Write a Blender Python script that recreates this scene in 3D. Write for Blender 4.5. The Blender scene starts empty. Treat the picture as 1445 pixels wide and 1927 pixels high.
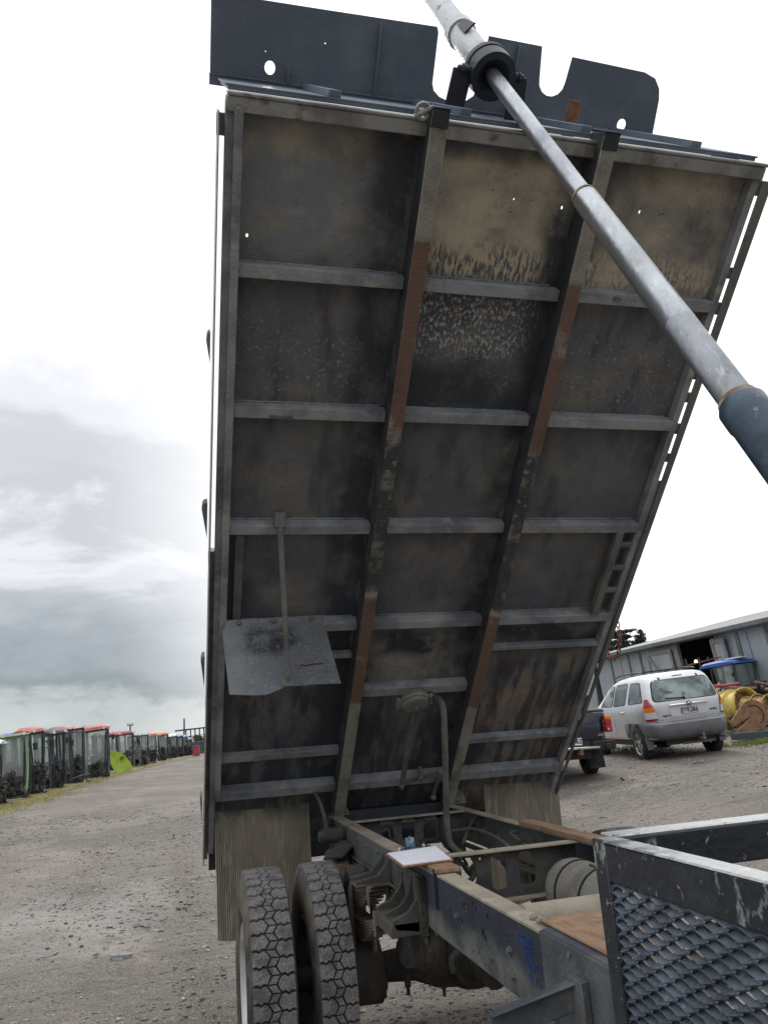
import bpy, bmesh, math, random
import numpy as np
from mathutils import Vector, Matrix
PI = math.pi
random.seed(7); RNG = np.random.default_rng(7)
SC = bpy.context.scene
COL = SC.collection
# ------------------------------------------------------------------ camera
F = 1442.13
CAM = np.array([-1.345, -3.307, 1.466])
RM = np.array([[0.96803, -0.24168, -0.06694], [0.00154, 0.27280, -0.96207], [0.25077, 0.93121, 0.26445]])
_q, _r = np.linalg.qr(RM.T); RM = (_q * np.sign(np.diag(_r))).T
cd = bpy.data.cameras.new("camera"); cam = bpy.data.objects.new("camera", cd); COL.objects.link(cam)
cd.sensor_fit = 'VERTICAL'; cd.sensor_height = 36.0; cd.lens = F / 1927 * 36.0
cd.clip_start = 0.02; cd.clip_end = 3000
mw = Matrix.Identity(4)
for i in range(3):
    mw[i][0] = RM[0][i]; mw[i][1] = -RM[1][i]; mw[i][2] = -RM[2][i]; mw[i][3] = CAM[i]
cam.matrix_world = mw
SC.camera = cam

def ray(u, v): return RM.T @ np.array([(u - 722.5) / F, (v - 963.5) / F, 1.0])
def onx(u, v, x): d = ray(u, v); return CAM + d * (x - CAM[0]) / d[0]
def ony(u, v, y): d = ray(u, v); return CAM + d * (y - CAM[1]) / d[1]
def onz(u, v, z): d = ray(u, v); return CAM + d * (z - CAM[2]) / d[2]
def ondist(u, v, r): d = ray(u, v); return CAM + d / math.hypot(d[0], d[1]) * r
def ss(t): t = min(1, max(0, t)); return t * t * (3 - 2 * t)
def gh(x, y): return -.19 + .48 * ss((x - 2.5) / 5) + .05 * (min(max(x, 7.5), 12) - 7.5)
def G(u, v):
    z = 0.
    for _ in range(30):
        P = onz(u, v, z); z = gh(P[0], P[1])
    return P

# ------------------------------------------------------------------ world
SUN_EL, SUN_AZ = 47, 12          # azimuth from +Y towards +X
wd = bpy.data.worlds.new("World"); SC.world = wd; wd.use_nodes = True
nt = wd.node_tree; nt.nodes.clear(); N = nt.nodes.new; Lk = nt.links.new
def wn(t, **k):
    n = N(t)
    for a, b in k.items(): setattr(n, a, b)
    return n
out = wn('ShaderNodeOutputWorld'); bg = wn('ShaderNodeBackground'); Lk(bg.outputs[0], out.inputs[0])
sky = wn('ShaderNodeTexSky'); sky.sky_type = 'NISHITA'; sky.sun_disc = False
sky.sun_elevation = math.radians(SUN_EL); sky.sun_rotation = math.radians(SUN_AZ)
tc = wn('ShaderNodeTexCoord'); sp = wn('ShaderNodeSeparateXYZ'); Lk(tc.outputs['Generated'], sp.inputs[0])
def mth(op, a, b=None, c=None, clamp=False):
    n = wn('ShaderNodeMath', operation=op, use_clamp=clamp)
    for i, v in enumerate((a, b, c)):
        if v is None: continue
        if isinstance(v, (int, float)): n.inputs[i].default_value = v
        else: Lk(v, n.inputs[i])
    return n.outputs[0]
mp = wn('ShaderNodeMapping'); mp.inputs['Scale'].default_value = (1.0, 1.0, 2.6); mp.inputs['Location'].default_value = (.35, 0.2, .1)
Lk(tc.outputs['Generated'], mp.inputs[0])
n1 = wn('ShaderNodeTexNoise'); n1.inputs['Scale'].default_value = 3.4; n1.inputs['Detail'].default_value = 9; n1.inputs['Roughness'].default_value = .6
n1.inputs['Distortion'].default_value = .55; Lk(mp.outputs[0], n1.inputs[0])
n2 = wn('ShaderNodeTexNoise'); n2.inputs['Scale'].default_value = 9; n2.inputs['Detail'].default_value = 8; n2.inputs['Roughness'].default_value = .6
Lk(mp.outputs[0], n2.inputs[0])
# elevation, nudged by the noise and by azimuth (bands tilt up to the right)
el = mth('ADD', mth('MULTIPLY', mth('SUBTRACT', n1.outputs[0], .5), .26), sp.outputs[2])
el = mth('ADD', el, mth('MULTIPLY', mth('SUBTRACT', n2.outputs[0], .5), .10))
ramp = wn('ShaderNodeValToRGB'); Lk(el, ramp.inputs[0])
cr = ramp.color_ramp; cr.interpolation = 'EASE'
pts = [(0.0, (.62, .67, .68)), (.035, (.55, .60, .62)), (.075, (.30, .35, .385)), (.12, (.39, .435, .475)), (.175, (.52, .56, .60)), (.215, (.76, .79, .83)), (.245, (.88, .90, .94)),
       (.28, (.66, .68, .71)), (.33, (.70, .72, .76)), (.40, (.90, .92, .97)), (.47, (1.10, 1.10, 1.12)), (1, (1.75, 1.78, 1.85))]
while len(cr.elements) < len(pts): cr.elements.new(.5)
for e, (p_, c_) in zip(cr.elements, pts): e.position = p_; e.color = (*c_, 1)
# towards the sun (ahead and to the right) the cloud is thin and bright
sunv = (math.sin(math.radians(38)), math.cos(math.radians(38)), .25)
dt = wn('ShaderNodeVectorMath', operation='DOT_PRODUCT'); Lk(tc.outputs['Generated'], dt.inputs[0]); dt.inputs[1].default_value = Vector(sunv).normalized()
gl = wn('ShaderNodeMapRange', interpolation_type='SMOOTHSTEP'); Lk(dt.outputs['Value'], gl.inputs[0]); gl.inputs[1].default_value = .72; gl.inputs[2].default_value = .93
mixg = wn('ShaderNodeMix', data_type='RGBA'); Lk(gl.outputs[0], mixg.inputs[0]); Lk(ramp.outputs[0], mixg.inputs[6]); mixg.inputs[7].default_value = (1.45, 1.45, 1.46, 1)
skys = wn('ShaderNodeVectorMath', operation='SCALE'); Lk(sky.outputs[0], skys.inputs[0]); skys.inputs['Scale'].default_value = .10
mixs = wn('ShaderNodeMix', data_type='RGBA'); mixs.inputs[0].default_value = .95; Lk(skys.outputs[0], mixs.inputs[6]); Lk(mixg.outputs[2], mixs.inputs[7])
Lk(mixs.outputs[2], bg.inputs[0]); bg.inputs[1].default_value = 1.0

sd = bpy.data.lights.new("sun", 'SUN'); sd.energy = 1.5; sd.angle = math.radians(11); sd.color = (1, .96, .90)
sun = bpy.data.objects.new("sun", sd); COL.objects.link(sun)
a, e = math.radians(SUN_AZ), math.radians(SUN_EL)
sun.rotation_euler = (-Vector((math.sin(a) * math.cos(e), math.cos(a) * math.cos(e), math.sin(e)))).to_track_quat('-Z', 'Y').to_euler()
SC.view_settings.view_transform = 'Standard'; SC.view_settings.look = 'None'; SC.view_settings.gamma = 1; SC.view_settings.exposure = 0.0
SC.render.engine = 'CYCLES'; SC.cycles.max_bounces = 8; SC.cycles.transparent_max_bounces = 12

# ------------------------------------------------------------------ materials
def L(c, s=3, lo=.5, hi=.6, st=(1, 1, 1), pos=(), amt=1.0, rough=None, det=8, kind='n', dist=0.0):
    return dict(c=c, s=s, lo=lo, hi=hi, st=st, pos=pos, amt=amt, rough=rough, det=det, kind=kind, dist=dist)
def mat(name, base, layers=(), rough=.6, metal=0.0, bump=.25, bscale=60, coat=0, spec=.5, bump2=0, b2scale=8, alpha=1.0):
    m = bpy.data.materials.new(name); m.use_nodes = True
    t = m.node_tree; t.nodes.clear(); n = t.nodes.new; l = t.links.new
    o = n('ShaderNodeOutputMaterial'); b = n('ShaderNodeBsdfPrincipled'); l(b.outputs[0], o.inputs[0])
    b.inputs['Metallic'].default_value = metal; b.inputs['Roughness'].default_value = rough; b.inputs['Specular IOR Level'].default_value = spec
    b.inputs['Coat Weight'].default_value = coat
    b.inputs['Alpha'].default_value = alpha
    co = n('ShaderNodeTexCoord').outputs['Object']
    col = None; rg = None; sep = None
    b.inputs['Base Color'].default_value = (*base, 1)
    for i, y in enumerate(layers):
        mp = n('ShaderNodeMapping'); l(co, mp.inputs[0]); mp.inputs['Scale'].default_value = y['st']; mp.inputs['Location'].default_value = (i * 3.7, i * 1.3, i * 2.1)
        if y['kind'] == 'n':
            tx = n('ShaderNodeTexNoise'); tx.inputs['Scale'].default_value = y['s']; tx.inputs['Detail'].default_value = y['det']; tx.inputs['Roughness'].default_value = .62
            tx.inputs['Distortion'].default_value = y['dist']
        else:
            tx = n('ShaderNodeTexVoronoi'); tx.inputs['Scale'].default_value = y['s']
        l(mp.outputs[0], tx.inputs[0])
        mr = n('ShaderNodeMapRange'); l(tx.outputs[0], mr.inputs[0]); mr.inputs[1].default_value = y['lo']; mr.inputs[2].default_value = y['hi']; mr.inputs[4].default_value = y['amt']
        fac = mr.outputs[0]
        for ax, a0, a1 in y['pos']:
            if sep is None:
                sep = n('ShaderNodeSeparateXYZ'); wob = n('ShaderNodeTexNoise'); wob.inputs['Scale'].default_value = 5; wob.inputs['Detail'].default_value = 5; l(co, wob.inputs[0])
                ad = n('ShaderNodeVectorMath'); ad.operation = 'MULTIPLY_ADD'; l(wob.outputs['Color'], ad.inputs[0]); ad.inputs[1].default_value = (.16, .16, .16); l(co, ad.inputs[2])
                sb = n('ShaderNodeVectorMath'); sb.operation = 'SUBTRACT'; l(ad.outputs[0], sb.inputs[0]); sb.inputs[1].default_value = (.08, .08, .08)
                l(sb.outputs[0], sep.inputs[0])
            pm = n('ShaderNodeMapRange'); pm.interpolation_type = 'SMOOTHSTEP'; l(sep.outputs['xyz'.index(ax)], pm.inputs[0])
            if a0 > a1: pm.inputs[1].default_value = a1; pm.inputs[2].default_value = a0; pm.inputs[3].default_value = 1; pm.inputs[4].default_value = 0
            else: pm.inputs[1].default_value = a0; pm.inputs[2].default_value = a1
            mm = n('ShaderNodeMath'); mm.operation = 'MULTIPLY'; l(fac, mm.inputs[0]); l(pm.outputs[0], mm.inputs[1]); fac = mm.outputs[0]
        mx = n('ShaderNodeMix'); mx.data_type = 'RGBA'; l(fac, mx.inputs[0])
        if col is None: mx.inputs[6].default_value = (*base, 1)
        else: l(col, mx.inputs[6])
        mx.inputs[7].default_value = (*y['c'], 1); col = mx.outputs[2]
        if y['rough'] is not None:
            mr2 = n('ShaderNodeMix'); mr2.data_type = 'FLOAT'; l(fac, mr2.inputs[0])
            if rg is None: mr2.inputs[2].default_value = rough
            else: l(rg, mr2.inputs[2])
            mr2.inputs[3].default_value = y['rough']; rg = mr2.outputs[0]
    if col is not None: l(col, b.inputs['Base Color'])
    if rg is not None: l(rg, b.inputs['Roughness'])
    last = None
    for st_, sc_ in ((bump2, b2scale), (bump, bscale)):
        if st_:
            tx = n('ShaderNodeTexNoise'); tx.inputs['Scale'].default_value = sc_; tx.inputs['Detail'].default_value = 6; l(co, tx.inputs[0])
            bp = n('ShaderNodeBump'); bp.inputs['Strength'].default_value = st_; bp.inputs['Distance'].default_value = 1.0 / sc_; l(tx.outputs[0], bp.inputs['Height'])
            if last: l(last, bp.inputs['Normal'])
            last = bp.outputs[0]
    if last: l(last, b.inputs['Normal'])
    return m
def glassy(name, tint, mixf=.35, rough=.03):
    m = bpy.data.materials.new(name); m.use_nodes = True; t = m.node_tree; t.nodes.clear(); n = t.nodes.new; l = t.links.new
    o = n('ShaderNodeOutputMaterial'); tr = n('ShaderNodeBsdfTransparent'); tr.inputs[0].default_value = (*tint, 1)
    p = n('ShaderNodeBsdfPrincipled'); p.inputs['Base Color'].default_value = (tint[0] * .58, tint[1] * .58, tint[2] * .58, 1); p.inputs['Roughness'].default_value = rough
    mx = n('ShaderNodeMixShader'); mx.inputs[0].default_value = mixf; l(tr.outputs[0], mx.inputs[1]); l(p.outputs[0], mx.inputs[2]); l(mx.outputs[0], o.inputs[0])
    return m

# ------------------------------------------------------------------ mesh builder
class MB:
    def __init__(s): s.v = []; s.f = []; s.sm = []; s.mi = []; s.m = 0
    def add(s, vs, fs, smooth=False):
        o = len(s.v); s.v += [tuple(map(float, p)) for p in vs]
        for f in fs: s.f.append(tuple(i + o for i in f)); s.sm.append(smooth); s.mi.append(s.m)
        return s
    def box(s, x0, x1, y0, y1, z0, z1, T=None):
        vs = [(x, y, z) for x in (x0, x1) for y in (y0, y1) for z in (z0, z1)]
        if T: vs = [T(*p) for p in vs]
        return s.add(vs, [(0, 1, 3, 2), (4, 6, 7, 5), (0, 4, 5, 1), (2, 3, 7, 6), (0, 2, 6, 4), (1, 5, 7, 3)])
    def beam(s, p, q, w, h, up=(0, 0, 1), roll=0):
        p = np.array(p, float); q = np.array(q, float); d = q - p; d /= np.linalg.norm(d)
        u = np.cross(d, up); 
        if np.linalg.norm(u) < 1e-3: u = np.cross(d, (1, 0, 0))
        u /= np.linalg.norm(u); n_ = np.cross(u, d)
        if roll: u, n_ = u * math.cos(roll) + n_ * math.sin(roll), n_ * math.cos(roll) - u * math.sin(roll)
        vs = [c + u * a * w / 2 + n_ * b * h / 2 for c in (p, q) for a, b in ((-1, -1), (1, -1), (1, 1), (-1, 1))]
        return s.add(vs, [(3, 2, 1, 0), (4, 5, 6, 7), (0, 1, 5, 4), (1, 2, 6, 5), (2, 3, 7, 6), (3, 0, 4, 7)])
    def tube(s, path, r, seg=10, cap=True, closed=False):
        P = [np.array(p, float) for p in path]; n = len(P); R_ = r if hasattr(r, '__len__') else [r] * n
        vs = []; prev = None
        for i in range(n):
            if closed: d = P[(i + 1) % n] - P[i - 1]
            else: d = P[min(i + 1, n - 1)] - P[max(i - 1, 0)]
            d = d / (np.linalg.norm(d) + 1e-12)
            if prev is None:
                a_ = np.array((0, 0, 1.)) if abs(d[2]) < .9 else np.array((1., 0, 0)); u = np.cross(d, a_)
            else: u = prev - d * (prev @ d)
            u /= np.linalg.norm(u) + 1e-12; prev = u; w = np.cross(d, u)
            for k in range(seg):
                t = 2 * PI * k / seg; vs.append(P[i] + (u * math.cos(t) + w * math.sin(t)) * R_[i])
        fs = []; m = n if closed else n - 1
        for i in range(m):
            j = (i + 1) % n
            for k in range(seg): fs.append((i * seg + k, i * seg + (k + 1) % seg, j * seg + (k + 1) % seg, j * seg + k))
        s.add(vs, fs, True)
        if cap and not closed:
            s.add([vs[k] for k in range(seg)], [tuple(range(seg))[::-1]]); s.add([vs[(n - 1) * seg + k] for k in range(seg)], [tuple(range(seg))])
        return s
    def lathe(s, prof, c=(0, 0, 0), axis=(1, 0, 0), seg=32, a0=0, a1=2 * PI, sm=True):
        # prof: list of (along axis, radius)
        ax = np.array(axis, float); ax /= np.linalg.norm(ax); h = np.array((0, 0, 1.)) if abs(ax[2]) < .9 else np.array((1., 0, 0))
        u = np.cross(ax, h); u /= np.linalg.norm(u); w = np.cross(ax, u); c = np.array(c, float)
        full = abs(a1 - a0 - 2 * PI) < 1e-6; m = seg if full else seg + 1
        vs = [c + ax * t + (u * math.cos(a0 + (a1 - a0) * k / seg) + w * math.sin(a0 + (a1 - a0) * k / seg)) * r for t, r in prof for k in range(m)]
        fs = [(i * m + k, i * m + (k + 1) % m, (i + 1) * m + (k + 1) % m, (i + 1) * m + k) for i in range(len(prof) - 1) for k in range(seg)]
        return s.add(vs, fs, sm)
    def plate(s, outer, holes, T, t0, t1):
        """outline + holes in 2D, mapped by T(a, b, t); thickness t0..t1"""
        bm = bmesh.new(); loops = []
        for lp in [outer] + list(holes):
            vv = [bm.verts.new((a_, b_, 0)) for a_, b_ in lp]; loops.append(vv)
            for i in range(len(vv)): bm.edges.new((vv[i], vv[(i + 1) % len(vv)]))
        bmesh.ops.triangle_fill(bm, edges=bm.edges[:], use_beauty=True, use_dissolve=False)
        bm.verts.index_update(); vs = [v.co.copy() for v in bm.verts]; n = len(vs)
        fs = []
        for f in bm.faces:
            ids = [v.index for v in f.verts]
            fs.append(tuple(ids)); fs.append(tuple(i + n for i in reversed(ids)))
        for vv in loops:
            for i in range(len(vv)):
                a_, b_ = vv[i].index, vv[(i + 1) % len(vv)].index; fs.append((a_, b_, b_ + n, a_ + n))
        bm.free()
        return s.add([T(v.x, v.y, t0) for v in vs] + [T(v.x, v.y, t1) for v in vs], fs)
    def bolt(s, p, nrm, r=.012, h=.01):
        p = np.array(p, float); nrm = np.array(nrm, float); nrm /= np.linalg.norm(nrm)
        return s.lathe([(-.002, r * 1.5), (h * .25, r * 1.5), (h * .25, r), (h, r), (h, .0001)], p, nrm, 6, sm=False)
    def mesh(s, name):
        me = bpy.data.meshes.new(name); me.from_pydata(s.v, [], s.f)
        me.polygons.foreach_set('use_smooth', s.sm); me.polygons.foreach_set('material_index', s.mi)
        bm = bmesh.new(); bm.from_mesh(me); bmesh.ops.remove_doubles(bm, verts=bm.verts, dist=1e-6)
        bmesh.ops.recalc_face_normals(bm, faces=bm.faces); bm.to_mesh(me); bm.free()
        me.set_sharp_from_angle(angle=math.radians(38))
        return me
    def split(s, name, m, parent=None, **k):
        import itertools
        par = list(range(len(s.v)))
        def fd(a):
            while par[a] != a: par[a] = par[par[a]]; a = par[a]
            return a
        for f in s.f:
            for i in f[1:]: par[fd(i)] = fd(f[0])
        # pieces whose boxes touch stay together
        g = {}
        for i in range(len(s.v)): g.setdefault(fd(i), []).append(i)
        gs = [v for v in g.values() if len(v) > 2]; bb = [(np.min([s.v[i] for i in v], 0) - 2e-3, np.max([s.v[i] for i in v], 0) + 2e-3) for v in gs]; p2 = list(range(len(gs)))
        def f2(a):
            while p2[a] != a: a = p2[a]
            return a
        for a in range(len(gs)):
            for b in range(a):
                if np.all(bb[a][0] <= bb[b][1]) and np.all(bb[b][0] <= bb[a][1]): p2[f2(a)] = f2(b)
        for root_ in sorted({f2(a) for a in range(len(gs))}):
            ids = [i for a in range(len(gs)) if f2(a) == root_ for i in gs[a]]; mp_ = {o: n for n, o in enumerate(sorted(ids))}; q = MB(); q.v = [s.v[i] for i in sorted(ids)]
            for f, sm, mi in zip(s.f, s.sm, s.mi):
                if f[0] in mp_: q.f.append(tuple(mp_[i] for i in f)); q.sm.append(sm); q.mi.append(mi)
            q.build(name, m, parent, **k)
    def build(s, name, m, parent=None, bevel=0, loc=None, seg=1):
        me = s.mesh(name)
        for x in (m if isinstance(m, (list, tuple)) else [m]): me.materials.append(x)
        o = bpy.data.objects.new(name, me); COL.objects.link(o)
        if parent is not None:
            o.parent = parent
            if loc is None and parent.get('_w'): o.location = -parent.location
        if loc is not None: o.location = loc
        if bevel:
            b = o.modifiers.new('bevel', 'BEVEL'); b.width = bevel; b.segments = seg; b.limit_method = 'ANGLE'; b.angle_limit = math.radians(40); b.harden_normals = False
        return o
def tag(o, label=None, cat=None, group=None, kind=None):
    if label: o['label'] = label
    if cat: o['category'] = cat
    if group: o['group'] = group
    if kind: o['kind'] = kind
    return o
def thing(name, loc, label, cat, group=None, rz=0, world=False, R_=None):
    o = bpy.data.objects.new(name, None); COL.objects.link(o); o.location = loc; o.empty_display_size = .1
    if R_ is not None: o.rotation_euler = Matrix(R_.tolist()).to_euler()
    else: o.rotation_euler = (0, 0, rz)
    if world: o['_w'] = 1
    return tag(o, label, cat, group)
def rrect(cx, cy, w, h, r, n=4):
    pts = []
    for (sx, sy, a0) in ((1, 1, 0), (-1, 1, 90), (-1, -1, 180), (1, -1, 270)):
        for k in range(n + 1):
            t = math.radians(a0 + 90 * k / n); pts.append((cx + sx * (w / 2 - r) + r * math.cos(t), cy + sy * (h / 2 - r) + r * math.sin(t)))
    return pts
def ell(cx, cy, a_, b_, n=12): return [(cx + a_ * math.cos(2 * PI * k / n), cy + b_ * math.sin(2 * PI * k / n)) for k in range(n)]
def clone(o, parent=None):
    c = o.copy(); COL.objects.link(c); c.parent = parent
    for ch in [x for x in list(COL.objects) if x.parent == o]: clone(ch, c)
    return c
def text(name, s_, m, parent, M4, size, ext=.002, bold=0, align='CENTER', shear=0.0):
    cu = bpy.data.curves.new(name, 'FONT'); cu.body = s_; cu.size = size; cu.extrude = ext; cu.offset = bold; cu.align_x = align; cu.align_y = 'CENTER'; cu.shear = shear
    cu.resolution_u = 3
    t = bpy.data.objects.new(name, cu); COL.objects.link(t)
    bpy.context.view_layer.update()
    me = bpy.data.meshes.new_from_object(t.evaluated_get(bpy.context.evaluated_depsgraph_get())); bpy.data.objects.remove(t); bpy.data.curves.remove(cu)
    me.transform(M4); me.materials.clear(); me.materials.append(m)
    o = bpy.data.objects.new(name, me); COL.objects.link(o)
    o.parent = parent
    if parent is not None and parent.get('_w'): o.location = -parent.location
    return o

# --- steel and other finishes
RUST = (.115, .050, .026); RUSTD = (.065, .032, .02); DUST = (.20, .175, .13); SOOT = (.012, .013, .016); BLUEBLK = (.022, .027, .036)
M_floor = mat('deck_underside_steel', (0.134, 0.143, 0.160), [
    L((0.090, 0.100, 0.118), 2.0, .38, .66, det=12), L((0.198, 0.186, 0.160), 3.2, .46, .68, det=12), L((0.058, 0.064, 0.077), 4.5, .50, .66, st=(1.8, .6, 1), amt=.8, det=12),
    L((0.346, 0.320, 0.269), 2.3, .36, .62, pos=(('y', 3.40, 3.62), ('x', -.45, -.6)), det=12), L((0.192, 0.211, 0.230), 5, .44, .60, pos=(('y', 3.35, 3.5), ('x', -.45, -.6)), det=12),
    L((0.512, 0.454, 0.352), 2.6, .30, .56, pos=(('y', 3.50, 3.60), ('y', 3.99, 3.90), ('x', -.40, -.3), ('x', .36, .27)), det=12), L((0.448, 0.403, 0.320), 2.4, .36, .62, pos=(('y', 3.30, 3.5), ('x', .42, .55)), det=12),
    L((0.512, 0.448, 0.333), 30, .46, .54, st=(2.6, .6, 1), pos=(('y', 3.37, 3.48), ('y', 3.64, 3.54), ('x', -.36, -.28)), det=10),
    L((0.538, 0.538, 0.538), 52, .515, .60, st=(1.5, .8, 1), pos=(('y', 3.04, 3.14), ('y', 3.40, 3.35), ('x', -.36, -.28), ('x', .40, .25)), amt=.85, det=12), L((0.384, 0.384, 0.397), 60, .58, .64, pos=(('y', 2.7, 2.9), ('y', 3.3, 3.1)), amt=.6, det=12),
    L((0.282, 0.211, 0.147), 3.0, .42, .60, pos=(('y', 1.35, 1.15), ('x', .36, .5)), amt=.85, det=12), L((0.045, 0.047, 0.054), 4.0, .46, .56, st=(2.6, .45, 1), pos=(('y', 1.3, 1.1),), amt=.9, det=12),
    L((0.307, 0.288, 0.250), 1.8, .42, .58, pos=(('y', 1.40, 1.25), ('y', .75, .95), ('x', -.35, -.25), ('x', .36, .28)), det=12), L((0.038, 0.042, 0.054), 2.4, .40, .5, pos=(('y', 1.18, 1.26), ('y', 1.44, 1.38), ('x', -.3, -.15)), det=12),
    L((0.033, 0.038, 0.049), 2.2, .36, .50, pos=(('x', -.66, -.54), ('x', -.40, -.42)), amt=.9), L((0.033, 0.038, 0.049), 2.2, .40, .52, pos=(('x', .16, .30), ('x', .36, .35)), amt=.9), L((0.038, 0.044, 0.054), 2.0, .40, .55, pos=(('y', 2.70, 2.85), ('y', 3.1, 2.95), ('x', -.35, -.3), ('x', .36, .3))),
    L((0.640, 0.614, 0.563), 80, .68, .71, amt=.7), L((0.026, 0.026, 0.031), 50, .645, .69, amt=.8), L((0.218, 0.128, 0.077), 9, .60, .68, amt=.55, det=12)], rough=.72, bump=.35, bscale=110, bump2=.16, b2scale=10)
M_soot = mat('sooty_steel', (0.048, 0.053, 0.062), [L((0.090, 0.096, 0.106), 4, .5, .66, det=12), L((0.026, 0.030, 0.036), 6, .5, .64), L((0.144, 0.096, 0.066), 9, .62, .7, amt=.6)], rough=.8, bump=.5, bscale=70)
M_beam = mat('crossbeam_steel', (0.311, 0.328, 0.347), [L((0.155, 0.167, 0.192), 3.5, .42, .62), L((0.437, 0.420, 0.365), 9, .55, .68, amt=.7), L((0.255, 0.146, 0.092), 14, .64, .72, amt=.7), L((0.456, 0.437, 0.401), 60, .66, .72, amt=.5)], rough=.68, bump=.4, bscale=70)
def sill_mat(name, k):
    z = 0
    return mat(name, (.30, .285, .245), [
        L((.17, .165, .15), 6, .45, .62, amt=.7),
        L((.165, .100, .075), 6, .33, .44, det=12, pos=(('y', 3.62 + k, 3.60 + k), ('y', 2.70 + k, 2.74 + k))),
        L((.052, .052, .052), 5, .36, .50, pos=(('y', 2.74 + k, 2.70 + k), ('y', 1.74 + k, 1.78 + k))),
        L((.26, .25, .22), 30, .56, .64, pos=(('y', 2.74 + k, 2.70 + k), ('y', 2.0 + k, 2.3 + k)), amt=.8),
        L((.165, .100, .075), 6, .33, .44, det=12, pos=(('y', 1.74 + k, 1.70 + k), ('y', .98 + k, 1.02 + k))),
        L((.05, .048, .045), 4, .55, .66, amt=.7), L((.30, .28, .24), 60, .68, .73, amt=.6), L((.02, .02, .022), 28, .66, .74, amt=.7)], rough=.72, bump=.45, bscale=80)
M_silll = sill_mat('sill_dusty_steel', 0.0); M_sillr = sill_mat('sill_rusty_steel', -.12)
M_black = mat('black_paint_worn', BLUEBLK, [L((.05, .06, .075), 4, .5, .7), L((.16, .17, .17), 26, .64, .72, amt=.7), L((.07, .035, .02), 18, .66, .74)], rough=.48, bump=.2, bscale=50)
M_guard = mat('guard_flare_veiled_paint', (0.120, 0.150, 0.195), [L((0.188, 0.225, 0.277), 2.5, .45, .7), L((0.195, 0.150, 0.105), 9, .62, .74, amt=.5), L((0.375, 0.375, 0.375), 60, .72, .76, amt=.6)], rough=.5, bump=.15)  # black paint lifted to blue-grey: lens flare put into the colour
M_dustg = mat('grey_dusty_steel', (.16, .162, .158), [L((.085, .09, .095), 4, .45, .62), L((.20, .18, .14), 6, .5, .66, amt=.8), L((.10, .05, .03), 16, .66, .74)], rough=.8, bump=.35, bscale=60)
M_rail = mat('chassis_blue_black', (.026, .036, .052), [
    L((.015, .02, .03), 5, .45, .62), L((.125, .13, .12), 3.2, .36, .50, pos=(('z', .79, .73),), dist=.5),
    L((.16, .165, .15), 5, .42, .56, pos=(('z', .74, .70),)), L((.105, .115, .115), 4, .25, .45, pos=(('y', .15, .45),)),
    L((.17, .155, .12), 5, .3, .5, pos=(('y', .2, .6), ('z', .80, .70))), L((.24, .26, .28), 40, .62, .70, amt=.6), L((.10, .055, .035), 12, .66, .72, amt=.7), L((.15, .16, .17), 60, .66, .72, amt=.5, st=(1, .4, 2.5))], rough=.55, bump=.25, bscale=60)
M_plateb = mat('reinforcing_plate_paint', (.055, .065, .078), [L((.035, .045, .06), 4, .45, .62), L((.12, .125, .125), 3, .5, .66), L((.2, .2, .2), 40, .64, .7, amt=.5), L((.09, .05, .03), 12, .66, .74)], rough=.6, bump=.3)
M_flange = mat('dusty_flange', (.36, .32, .25), [L((.24, .21, .165), 5, .45, .62), L((.42, .37, .29), 9, .52, .66), L((.16, .085, .045), 14, .66, .74), L((.07, .075, .08), 8, .66, .76)], rough=.9, bump=.3, bscale=80)
M_axle = mat('axle_grime', (.035, .032, .028), [L((.075, .066, .052), 5, .45, .62), L((.015, .015, .016), 4, .5, .66)], rough=.85, bump=.6, bscale=40)
M_cross = mat('crossmember_dusty', (.050, .053, .056), [L((.10, .095, .08), 4, .46, .64), L((.025, .028, .032), 6, .5, .66)], rough=.75, bump=.3, bscale=60)
M_tyre = mat('tyre_rubber', (.13, .13, .132), [L((.26, .25, .235), 150, .46, .60), L((.05, .05, .055), 14, .48, .62, amt=.6), L((.20, .19, .17), 5, .55, .7, amt=.4)], rough=.93, bump=.5, bscale=150, spec=.2)
M_side = mat('tyre_sidewall', (.045, .045, .046), [L((.16, .14, .115), 5, .38, .6), L((.12, .075, .05), 7, .56, .68, amt=.6)], rough=.9, bump=.25, bscale=60, spec=.2)
M_rim = mat('silver_rim', (.55, .56, .55), [L((.35, .34, .31), 4, .5, .66), L((.20, .12, .07), 14, .66, .74)], rough=.38, metal=.35, bump=.1)
M_rimd = mat('dark_dirty_rim', (.045, .04, .034), [L((.10, .08, .06), 6, .5, .66)], rough=.8)
M_leaf = mat('spring_leaf', (.10, .082, .062), [L((.19, .125, .085), 12, .45, .6, st=(1, .3, 4)), L((.035, .033, .03), 8, .55, .7)], rough=.75, bump=.3)
M_alu = mat('galvanised_rail', (.34, .345, .34), [L((.2, .2, .195), 6, .45, .62), L((.1, .09, .07), 10, .6, .72)], rough=.45, metal=.5, bump=.2)
M_ribb = mat('mudflap_rubber', (0.442, 0.390, 0.305), [L((0.286, 0.267, 0.221), 3, .42, .6, st=(1, 1, .35)), L((0.572, 0.507, 0.403), 12, .5, .66, st=(3, 1, .25)), L((0.091, 0.098, 0.098), 3.5, .48, .62, pos=(('z', .84, 1.02),)), L((0.098, 0.072, 0.052), 5, .62, .74, st=(2, 1, .4), amt=.7)], rough=.9, bump=.3, bscale=50)
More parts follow.
